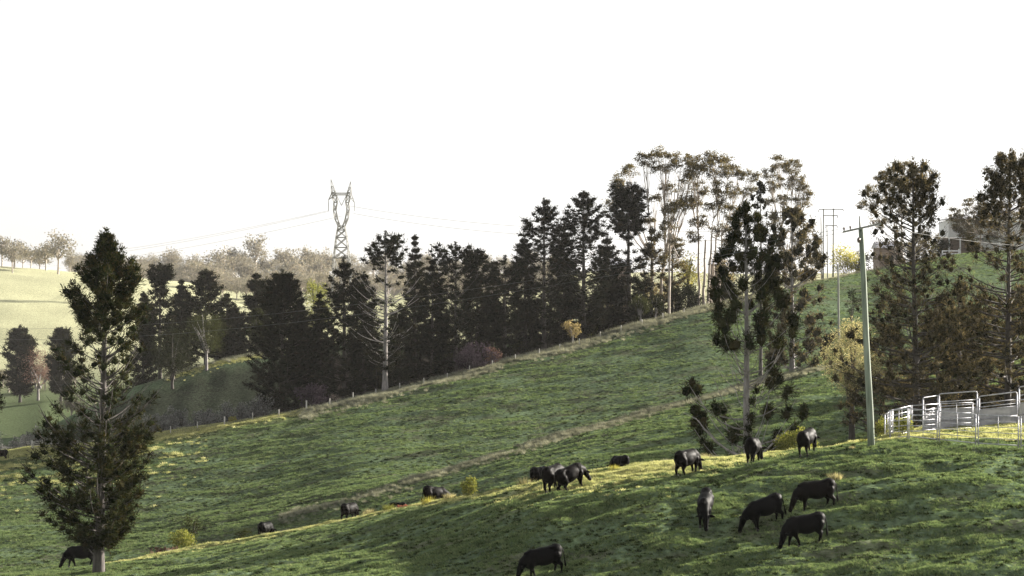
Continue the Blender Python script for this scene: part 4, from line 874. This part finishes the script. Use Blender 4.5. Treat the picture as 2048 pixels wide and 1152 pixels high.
# small dark calf lying near the reddish bush
calf = copy_tree(CP[0]); calf.name = 'calf'; calf.location = at(795, F2(795, 3)); calf.rotation_euler = (0, 0, 2.9); calf.scale = (.62,) * 3; tag(calf, 'small dark calf mostly hidden beside the reddish bush on the crest', 'calf')

# ------------------------------------------------------------------ cattle yards
def pipe(a, p0, p1, r=.022, S=8): a.tubes([[p0, p1]], [[r, r]], S, cap=True)
def one(name, mat, parent, p0, p1, r=.022): a = Acc(); pipe(a, p0, p1, r); return a.obj(name, mat, parent, True)
def yard_panel(p0, p1, label, h=1.65, rails=6):
    p0 = Vector(p0); p1 = Vector(p1); c = (p0 + p1) / 2
    root = empty('yard_panel', p0, label=label, cat='yard panel', group='round yard pipe panels')
    d = p1 - p0; d1 = d * .97; e = d * .03
    one('post', M['galv'], root, e - Vector((0, 0, .08)), e + Vector((0, 0, h)), .032); one('post', M['galv'], root, d1 - Vector((0, 0, .08)), d1 + Vector((0, 0, h)), .032)
    m = d * .5
    one('brace', M['galv'], root, m + Vector((0, 0, .14)), m + Vector((0, 0, h - .03)), .016)
    for k in range(rails):
        z = .14 + (h - .17) * k / (rails - 1); one('rail', M['galv'], root, e + Vector((0, 0, z)), d1 + Vector((0, 0, z)), .026 if k in (0, rails - 1) else .019)
    a = Acc()
    for q_ in (e, d1):
        a.box(tuple(q_ - Vector((0, 0, .0))), (.07, .05, .012))
    a.obj('foot_plate', M['galv'], root)
    return root
RC = Vector(((2010 - 1024) / F * 98.5, 98.5, 0)); RR = 6.5
ring = []
for k_ in range(20):
    th = math.radians(-9 - 18.95 * (k_ - 2)); x = RC.x + RR * math.sin(th); y = RC.y - RR * math.cos(th); ring.append(Vector((x, y, float(hgt(x, y)) + .03)))
order = ['first round yard panel right of the frame corner', 'front round yard panel, rightmost in view', 'wide front round yard panel, second from the right', 'front round yard panel, third from the right', 'narrow looking front round yard panel at the left bend', 'round yard panel seen edge on at the left bend', 'round yard panel at the far left corner facing sideways', 'back round yard panel rising from the left corner', 'back round yard panel running up to the sheeted pen', 'back round yard panel in front of the left sheeted panel', 'back round yard panel in front of the sheeting']
for k_ in range(11): yard_panel(ring[k_], ring[k_ + 1], order[k_])
def sheet_panel(u0, u1, Y0, Y1, h, label, sheet=(.05, .56), arch=True, dz=0.):
    p0 = at(u0, Y0); p1 = at(u1, Y1); root = empty('sheeted_panel', p0, label=label, cat='sheeted panel', group='sheeted race panels'); d = p1 - p0
    up = Vector((0, 0, 1))
    for q_ in (Vector((0, 0, 0)), d):
        one('post', M['galv'], root, q_ - up * .1, q_ + up * (h - .12), .05)
    a = Acc(); n = 6; pts = []
    for t in np.linspace(0, 1, n): an = t * math.pi / 2; pts.append(up * (h - .12 + .12 * math.sin(an)) + d.normalized() * .12 * (1 - math.cos(an)))
    pts2 = [d + up * (p.z) - d.normalized() * (p.xy.length) - up * 0 for p in pts][::-1]
    pts2 = [Vector((q_.x, q_.y, d.z + pp.z)) for q_, pp in zip(pts2, pts[::-1])]
    allp = [tuple(p) for p in pts] + [tuple(p) for p in pts2]
    for i_ in range(len(allp)): pass
    a.tubes([allp], [[.036] * len(allp)], 8); a.obj('top_rail', M['galv'], root, True)
    for z in (h * .66, h * .78) if arch else (h * .8,):
        one('rail', M['galv'], root, up * z, d + up * z, .03)
    a = Acc(); z0, z1 = sheet[0] * h, sheet[1] * h; nx = int(d.length / .15); w = d / nx; nrm_ = Vector((-d.y, d.x, 0)).normalized()
    V = []; Q = []
    for i_ in range(nx + 1):
        off = nrm_ * (.012 * (1 if i_ % 2 else -1))
        V += [tuple(w * i_ + up * z0 + off), tuple(w * i_ + up * z1 + off)]
        if i_: Q.append((2 * i_ - 2, 2 * i_, 2 * i_ + 1, 2 * i_ - 1))
    a.add(V, Q); a.obj('sheet', M['sheet'], root)
    one('sheet_rail', M['galv'], root, up * (z1 + .03), d + up * (z1 + .03), .03); one('sheet_rail', M['galv'], root, up * (z1 * .5) - nrm_ * .04, d + up * (z1 * .5) - nrm_ * .04, .022)
    return root
sheet_panel(1846, 1876, 107.5, 108.5, 2.15, 'left sheeted panel end with rounded top corner')
sheet_panel(1878, 1954, 108.5, 108.9, 2.25, 'tall sheeted panel with open top rails, second from left')
sheet_panel(1958, 2034, 108.9, 109.2, 1.95, 'lower sheeted panel third from left')
sheet_panel(2038, 2100, 109.0, 109.4, 2.35, 'sheeted gate panel at the right edge of the frame')

# ------------------------------------------------------------------ power poles, pylon, wires
def wire(label, p0, p1, sag, r, n=24, group=None):
    p0 = Vector(p0); p1 = Vector(p1); pts = []
    for i in range(n + 1):
        t = i / n; p = p0.lerp(p1, t); pts.append((p.x, p.y, p.z - sag * 4 * t * (1 - t)))
    a = Acc(); a.tubes([pts], [[r] * (n + 1)], 4); o = a.obj('power_line', M['wire']); tag(o, label, 'power line', group)
def power_pole(label, base, top, r0, r1, arm, mat='pole', spike=True, armz=.4, tilt=.0):
    root = empty('power_pole', base, label=label, cat='power pole'); d = Vector(top) - Vector(base)
    n = 9; pts = [tuple(d * (i / (n - 1)) + Vector((0, 0, -.4 if i == 0 else 0)) + Vector((math.sin(i * 1.3) * .012, 0, 0))) for i in range(n)]
    a = Acc(); a.tubes([pts], [[r0 + (r1 - r0) * i / (n - 1) for i in range(n)]], 14, cap=True); a.obj('pole', M[mat], root, True)
    if arm:
        for (half, dz, ang, thick) in arm:
            c = d - Vector((0, 0, dz)); ax = Vector((math.cos(ang), math.sin(ang), tilt)); R = Matrix(((ax.x, -ax.y, 0), (ax.y, ax.x, 0), (tilt, 0, 1)))
            a = Acc(); a.box(tuple(c - Vector((0, r1 + thick, 0))), (half, thick, thick), R); a.obj('crossarm', M['pole_grey'], root)
            for s in (-.93, -.6, .6, .93):
                p = c + ax * half * s - Vector((0, r1 + thick, -thick)); a = Acc(); a.tubes([[tuple(p), tuple(p + Vector((0, 0, .08))), tuple(p + Vector((0, 0, .16))), tuple(p + Vector((0, 0, .2)))]], [[.02, .05, .055, .03]], 8, cap=True); a.obj('insulator', M['ceramic'], root, True)
    return root
pb = hit(1743, 893); pt = P(1722, 456, pb.y)
pp = power_pole('thick green timber power pole leaning left beside the cattle yards', pb, pt, .185, .13, [(.98, .0, -.2, .05)], tilt=.22)
a = Acc(); d_ = pt - pb; a.tubes([[tuple(d_ + Vector((-.08, -.18, -.1))), tuple(d_ + Vector((-.12, -.18, .62)))]], [[.05, .035]], 8, cap=True); a.obj('king_bolt_spike', M['pole_grey'], pp, True)
a = Acc(); a.tubes([[tuple(d_ + Vector((-.16, -.2, -.78))), tuple(d_ + Vector((-.16, -.2, -.62))), tuple(d_ + Vector((-.16, -.2, -.5)))]], [[.06, .10, .05]], 10, cap=True); a.obj('lamp_box', M['ceramic'], pp, True)
g = hit(1678, 688, 200); power_pole('short grey pole standing on the ridge face left of the wattle', g, P(1676, 528, g.y), .16, .11, None, 'pole_grey')
gy = 345
root = empty('twin_pole', at(1656, gy), label='twin timber poles joined by crossarms on the skyline', cat='power pole'); o0 = root.location
for uu, vt in ((1647, 418), (1667, 417)):
    p = P(uu, vt, gy) - o0; a = Acc(); a.tubes([[(p.x - .1, 0, -.5), (p.x, 0, p.z)]], [[.17, .12]], 8, cap=True); a.obj('pole', M['pole_grey'], root, True)
for u0, u1, v in ((1637, 1686, 419), (1646, 1675, 432), (1650, 1674, 452)):
    p0 = P(u0, v, gy) - o0; p1 = P(u1, v - 1, gy) - o0; a = Acc(); a.box(((p0.x + p1.x) / 2, -.22, (p0.z + p1.z) / 2), ((p1.x - p0.x) / 2, .08, .09)); a.obj('crossarm', M['pole_grey'], root)
    for pq in (p0, p1):
        a = Acc(); a.tubes([[(pq.x, -.22, pq.z - .1), (pq.x, -.22, pq.z - .3), (pq.x, -.22, pq.z - .5)]], [[.05, .09, .05]], 6, cap=True); a.obj('insulator', M['ceramic'], root)
power_pole('thin pole just behind the twin poles, left', at(1643, 352), P(1642, 434, 352), .13, .09, None, 'pole_grey')
power_pole('thin shorter pole seen between the twin poles', at(1655, 356), P(1654, 451, 356), .13, .09, None, 'pole_grey')
ptc = Vector(pt)
wire('upper thin wire from the green pole running left past the pines', ptc + Vector((-.8, 0, 0)), P(-500, 590, 300), 5.5, .010, group='thin wires from the green pole')
wire('lower thin wire from the green pole running left past the pines', ptc + Vector((-.3, 0, -.1)), P(-500, 600, 298), 6.2, .010, group='thin wires from the green pole')
wire('thin wire from the green pole running right through the bunyas', ptc + Vector((.8, 0, .1)), P(2300, 470, 200), 1.2, .011)
wire('thin wire from the grey pole running right below the house', P(1676, 532, 225), P(2300, 492, 240), 1.5, .014)
wire('thin wire slanting from the ridge gums to the grey pole', P(1676, 540, 225), P(1300, 560, 330), 1.5, .014)

# lattice pylon
def pylon():
    Yp = 860; b = at(683, Yp); k = Yp / F
    root = empty('lattice_pylon', b, label='tall steel lattice pylon with two horns rising above the far trees', cat='pylon')
    X = lambda u: (u - 684) * k; Z = lambda v: (576 - v) * k - b.z
    def frame(lv, dpth): return [(X(u), s * dpth, Z(v)) for (u, v) in lv for s in (-1, 1)]
    def bars(name, segs, r):
        a = Acc(); a.tubes(np.array([[p, q] for p, q in segs]), np.full((len(segs), 2), r), 4); a.obj(name, M['steel'], root)
    body = []
    zs = [(0, 20.0, 4.6), (Z(516), 15.5, 3.7), (Z(495), 13, 3.2), (Z(475), 10.5, 2.6), (Z(460), 8, 2.2), (Z(452), 6.5, 2)]
    for (z0, w0, d0), (z1, w1, d1) in zip(zs, zs[1:]):
        c0 = [(s * w0 * k, t * d0, z0) for s, t in ((-1, -1), (1, -1), (1, 1), (-1, 1))]; c1 = [(s * w1 * k, t * d1, z1) for s, t in ((-1, -1), (1, -1), (1, 1), (-1, 1))]
        for i in range(4):
            j = (i + 1) % 4; body += [(c0[i], c1[i]), (c0[i], c1[j]), (c0[j], c1[i]), (c1[i], c1[j])]
    bars('body', body, .19)
    for sgn in (-1, 1):
        arm = []; pts = [(2.5, 7, 452), (7.5, 13, 438), (11, 16, 420), (8.5, 15, 405), (10, 18, 392), (13, 17, 385)]   # inner, outer px offset
        for (a0, b0, v0), (a1, b1, v1) in zip(pts, pts[1:]):
            q0 = [(sgn * a0 * k, -1.6, Z(v0)), (sgn * b0 * k, -1.6, Z(v0)), (sgn * b0 * k, 1.6, Z(v0)), (sgn * a0 * k, 1.6, Z(v0))]
            q1 = [(sgn * a1 * k, -1.4, Z(v1)), (sgn * b1 * k, -1.4, Z(v1)), (sgn * b1 * k, 1.4, Z(v1)), (sgn * a1 * k, 1.4, Z(v1))]
            for i in range(4): j = (i + 1) % 4; arm += [(q0[i], q1[i]), (q0[i], q1[j]), (q1[i], q1[j])]
        bars('arm', arm, .17)
        tip = (sgn * (21 if sgn < 0 else 18.5) * k, 0, Z(358 if sgn < 0 else 363)); hb = [(sgn * 11 * k, -1.2, Z(387)), (sgn * 20 * k, -1.2, Z(388)), (sgn * 20 * k, 1.2, Z(388)), (sgn * 11 * k, 1.2, Z(387))]
        m_ = [tuple((Vector(h) * .5 + Vector(tip) * .5)) for h in hb]
        bars('horn', [(h, tip) for h in hb] + [(hb[i], m_[(i + 1) % 4]) for i in range(4)] + [(m_[i], m_[(i + 1) % 4]) for i in range(4)], .15)
        ae = (sgn * 26 * k, 0, Z(400 if sgn < 0 else 405)); bars('outrigger', [(h, ae) for h in hb] + [((sgn * 14 * k, 0, Z(395)), (sgn * 22 * k, 0, Z(397)))], .15)
        bars('insulator', [(ae, (sgn * 26 * k, 0, Z(422)))], .16)
    br = []
    for t in (-1.2, 1.2):
        n_ = 8
        for i in range(n_):
            x0 = -13 + 26 * i / n_; x1 = -13 + 26 * (i + 1) / n_; br += [((x0 * k, t, Z(386)), (x1 * k, t, Z(386))), ((x0 * k, t, Z(390)), (x1 * k, t, Z(390))), ((x0 * k, t, Z(386)), (x1 * k, t, Z(390)))]
    bars('bridge', br, .13)
    bars('vee_string', [((-10 * k, 0, Z(390)), (0, 0, Z(411))), ((10 * k, 0, Z(390)), (0, 0, Z(411)))], .15)
    return b
pylon()
GP = 'high voltage conductors of the pylon'
wire('high conductor from the pylon left arm sloping down to the left', P(657, 421, 860), P(60, 517, 1500), 4, .065, group=GP)
wire('second high conductor left of the pylon just below the first', P(657, 423, 860), P(60, 523, 1500), 4, .065, group=GP)
wire('lowest conductor left of the pylon', P(684, 432, 862), P(60, 535, 1500), 4, .065, group=GP)
wire('high conductor from the pylon right arm running right to the pines', P(707, 427, 860), P(1500, 480, 620), 4, .065, group=GP)
wire('upper conductor right of the pylon', P(700, 412, 861), P(1500, 462, 620), 4, .065, group=GP)

# ------------------------------------------------------------------ fence on the second ridge, gate
posts = [236, 288, 341, 395, 449, 505, 558, 613, 659, 706, 752, 800, 848, 894, 939, 985, 1031, 1078, 1120, 1158, 1200, 1242, 1284, 1326, 1368, 1410]
fl = at(288, B2(288, 0)); root = empty('wire_fence', fl, label='timber post and wire fence along the second ridge below the wood', cat='fence'); fr = random.Random(2); tops = []
for i, uu in enumerate(posts):
    off = -1.5 if uu < 640 else -3.5; g = at(uu, B2(uu, off)); big = uu in (449, 613); h = 1.35 if big else fr.uniform(.95, 1.2); r = .11 if big else .06
    a = Acc(); p = g - fl; a.tubes([[tuple(p - Vector((0, 0, .3))), tuple(p + Vector((fr.uniform(-.05, .05), 0, h)))]], [[r, r * .9]], 7, cap=True); a.obj('post', M['post'], root, True); tops.append(p)
for z in (.35, .65, .92):
    a = Acc()
    for p, q_ in zip(tops, tops[1:]): a.tubes([[tuple(p + Vector((0, 0, z))), tuple(q_ + Vector((0, 0, z)))]], [[.01, .01]], 3)
    a.obj('wire', M['wire'], root)
# gate at left
g0 = at(64, B2(64, .3)); g1 = at(126, B2(126, .3)); root = empty('farm_gate', g0, label='pale railed farm gate on the ridge left of the hoop pine', cat='gate'); d_ = g1 - g0; upv = Vector((0, 0, 1))
for t, h in ((0, 1.35), (.06, 1.2), (.33, 1.2), (.62, 1.25), (.92, 1.2), (1.0, 1.1)):
    one('post', M['post'], root, d_ * t - upv * .2, d_ * t + upv * h, .09 if t in (0, 1.0) else .05)
for z in (.3, .6, .88, 1.12): one('rail', M['post'], root, d_ * .0 + upv * z, d_ + upv * z, .04)
# short rail fence below the house
g0 = at(1885, 343); g1 = at(1918, 343); root = empty('rail_fence', g0, label='short white rail fence below the verandah house', cat='fence'); d_ = g1 - g0
for t in (0, .5, 1): 
    a = Acc(); a.box(tuple(d_ * t + upv * .55), (.12, .06, .65)); a.obj('post', M['white'], root)
for z in (.45, 1.0):
    a = Acc(); c = d_ * .5 + upv * z; a.box(tuple(c), (d_.length / 2 + .1, .03, .11)); ob = a.obj('rail', M['white'], root)

# ------------------------------------------------------------------ house
def house():
    Yh = 352; k = Yh / F; gz = float(hgt((1960 - 1024) * k, Yh)); b = Vector(((1897 - 1024) * k, Yh, gz)); root = empty('house', b, label='white raised house with verandah and pale roof behind the right bunyas', cat='house')
    X = lambda u: (u - 1897) * k; Z = lambda v: (576 - v) * k - gz
    def bx(name, u0, u1, v0, v1, y0, y1, mat, parent=root):
        a = Acc(); a.box(((X(u0) + X(u1)) / 2, (y0 + y1) / 2, (Z(v0) + Z(v1)) / 2), (abs(X(u1) - X(u0)) / 2, abs(y1 - y0) / 2, abs(Z(v1) - Z(v0)) / 2)); return a.obj(name, mat, parent)
    w = bx('wall', 1902, 2118, 440, 472, 2.2, 10, M['white']); bx('lower_wall', 1975, 2110, 474, 504, 2.6, 9.5, M['white']); bx('understorey', 1905, 1974, 474, 512, 4.5, 9, M['brown_wall'])
    bx('verandah_floor', 1896, 2122, 471, 474, 0, 2.4, M['white'])
    for uu in (1899, 1934, 1966, 2000, 2036, 2072, 2108): bx('verandah_post', uu - .8, uu + .8, 438, 471, .05, .2, M['white'])
    for uu in (1899, 1921, 2000, 2040, 2080): bx('stump', uu - 1.2, uu + 1.2, 474, 510, .1, .35, M['white'])
    bx('handrail', 1899, 2108, 457.2, 458.4, .06, .16, M['white'])
    for uu in np.arange(1901, 2108, 2.4): bx('baluster', uu - .35, uu + .35, 458.4, 470.8, .09, .13, M['white'])
    for u0, u1 in ((1910, 1922), (1941, 1952), (1978, 1990), (2010, 2026), (2050, 2066)):
        f = bx('window', u0, u1, 446, 463, 2.08, 2.19, M['white']); bx('pane', u0 + 1, (u0 + u1) / 2 - .3, 447, 462, 2.04, 2.075, M['glass'], f); bx('pane', (u0 + u1) / 2 + .3, u1 - 1, 447, 462, 2.04, 2.075, M['glass'], f)
    # hipped roof with eaves
    def hip(name, u0, u1, v0, v1, y0, y1, inset):
        x0, x1, z0, z1 = X(u0), X(u1), Z(v0), Z(v1); ym = (y0 + y1) / 2; i = inset
        V = [(x0, y0, z0), (x1, y0, z0), (x1, y1, z0), (x0, y1, z0), (x0 + i, ym, z1), (x1 - i, ym, z1), (x0, y0, z0 - .15), (x1, y0, z0 - .15), (x1, y1, z0 - .15), (x0, y1, z0 - .15)]
        a = Acc(); a.add(V, [(0, 1, 5, 4), (2, 3, 4, 5), (0, 6, 7, 1), (1, 7, 8, 2), (2, 8, 9, 3), (3, 9, 6, 0), (6, 9, 8, 7)], [(1, 2, 5), (3, 0, 4)]); a.obj(name, M['roof'], root)
    hip('verandah_roof', 1895, 1972, 437, 428, -.3, 7, 4); hip('roof', 1962, 2128, 434, 412, -.5, 11, 5)
    # stairs down to the left side
    n_ = 9
    for i in range(n_):
        t = i / n_; u_ = 1942 + 34 * t; v_ = 474 + 30 * t; bx('step', u_, u_ + 5, v_, v_ + 1, -1.3, -.05, M['white'])
    a = Acc(); p0 = Vector((X(1942), -1.3, Z(475))); p1 = Vector((X(1980), -1.3, Z(506))); upq = Vector((0, 0, 1.0))
    for q_ in (0, 1):
        pipe(a, p0 + upq * q_, p1 + upq * q_, .09)
    for t in np.linspace(0, 1, 10): pipe(a, p0.lerp(p1, t), p0.lerp(p1, t) + upq, .04)
    a.obj('stair_rail', M['white'], root)
house()
def shed(label, u0, u1, v0, v1, vr, Y, wall, roof):
    k = Y / F; gz = float(hgt(((u0 + u1) / 2 - 1024) * k, Y)); b = Vector(((u0 - 1024) * k, Y, gz)); root = empty('far_house', b, label=label, cat='house'); w = (u1 - u0) * k; z1 = (576 - v1) * k - gz; zr = (576 - vr) * k - gz
    a = Acc(); a.box((w / 2, 3, z1 / 2 - .5), (w / 2, 3, z1 / 2 + .5)); f = a.obj('wall', wall, root)
    V = [(-.4, -.5, z1), (w + .4, -.5, z1), (w + .4, 6.5, z1), (-.4, 6.5, z1), (-.4, 3, zr), (w + .4, 3, zr)]
    a = Acc(); a.add(V, [(0, 1, 5, 4), (2, 3, 4, 5), (0, 3, 2, 1)], [(1, 2, 5), (3, 0, 4)]); a.obj('roof', roof, root)
    for t in (.2, .5, .8):
        a = Acc(); a.box((w * t, -.02, z1 * .6), (.5, .03, .45)); a.obj('window', M['glass'], root)
shed('pale roofed house glimpsed between the round headed pine and the gums', 1222, 1262, 570, 530, 518, 420, M['brown_wall'], M['roof'])
shed('low pale roofed house glimpsed behind the many stemmed gum', 1424, 1452, 580, 528, 518, 420, M['brown_wall'], M['roof'])
shed('grey roofed house on the skyline right of the green pole', 1758, 1806, 530, 496, 482, 372, M['brown_wall'], M['sheet'])

# ------------------------------------------------------------------ dead branches below the pompom bunya
def dead_branch(label, pts, seed):
    rng = np.random.default_rng(seed); Yb = pts[0][2]; b = at(pts[0][0], Yb); pp_ = np.array([tuple(P(*p) - b) for p in pts]); n_ = len(pp_)
    a = Acc(); a.tubes([pp_], [np.linspace(.09, .02, n_)], 6)
    for i in range(1, n_):
        for s in range(2):
            e = pp_[i] + (pp_[i] - pp_[i - 1]) * rng.uniform(.3, .7) + rng.normal(size=3) * .25; a.tubes([[pp_[i], (pp_[i] + e) / 2, e]], [[.035, .025, .01]], 4)
    o = a.obj('dead_branch', M['bark_pale'], None, True); o.location = b; tag(o, label, 'branch', 'bleached dead branches below the pompom bunya')
dead_branch('long bleached dead branch reaching up left from the pompom bunya foot', [(1486, 916, 113), (1462, 905, 113), (1432, 884, 113.3), (1412, 862, 113.6), (1393, 838, 114)], 1)
dead_branch('bleached dead branch slanting up right from the pompom bunya foot', [(1512, 922, 113), (1530, 902, 113), (1548, 885, 113.4), (1566, 868, 113.8)], 2)

# ------------------------------------------------------------------ haze
if HAZE:
    a = Acc(); zmin = float(ZG.min()) - 1.5; ztop = 62.0
    a.box((0, 4490, (zmin + ztop) / 2), (12500, 4600, (ztop - zmin) / 2)); m, nt, out = new_mat('air')
    pv = nt.nodes.new('ShaderNodeVolumePrincipled'); pv.inputs['Color'].default_value = (.97, .95, .93, 1); pv.inputs['Density'].default_value = HAZE; pv.inputs['Anisotropy'].default_value = .1
    nt.links.new(pv.outputs[0], out.inputs['Volume']); o = a.obj('haze', m); tag(o, 'thin warm haze over the valley', kind='stuff')
print('cows', cow_at)
print('tris', sum(len(me.loops) - 2 * len(me.polygons) for me in bpy.data.meshes))
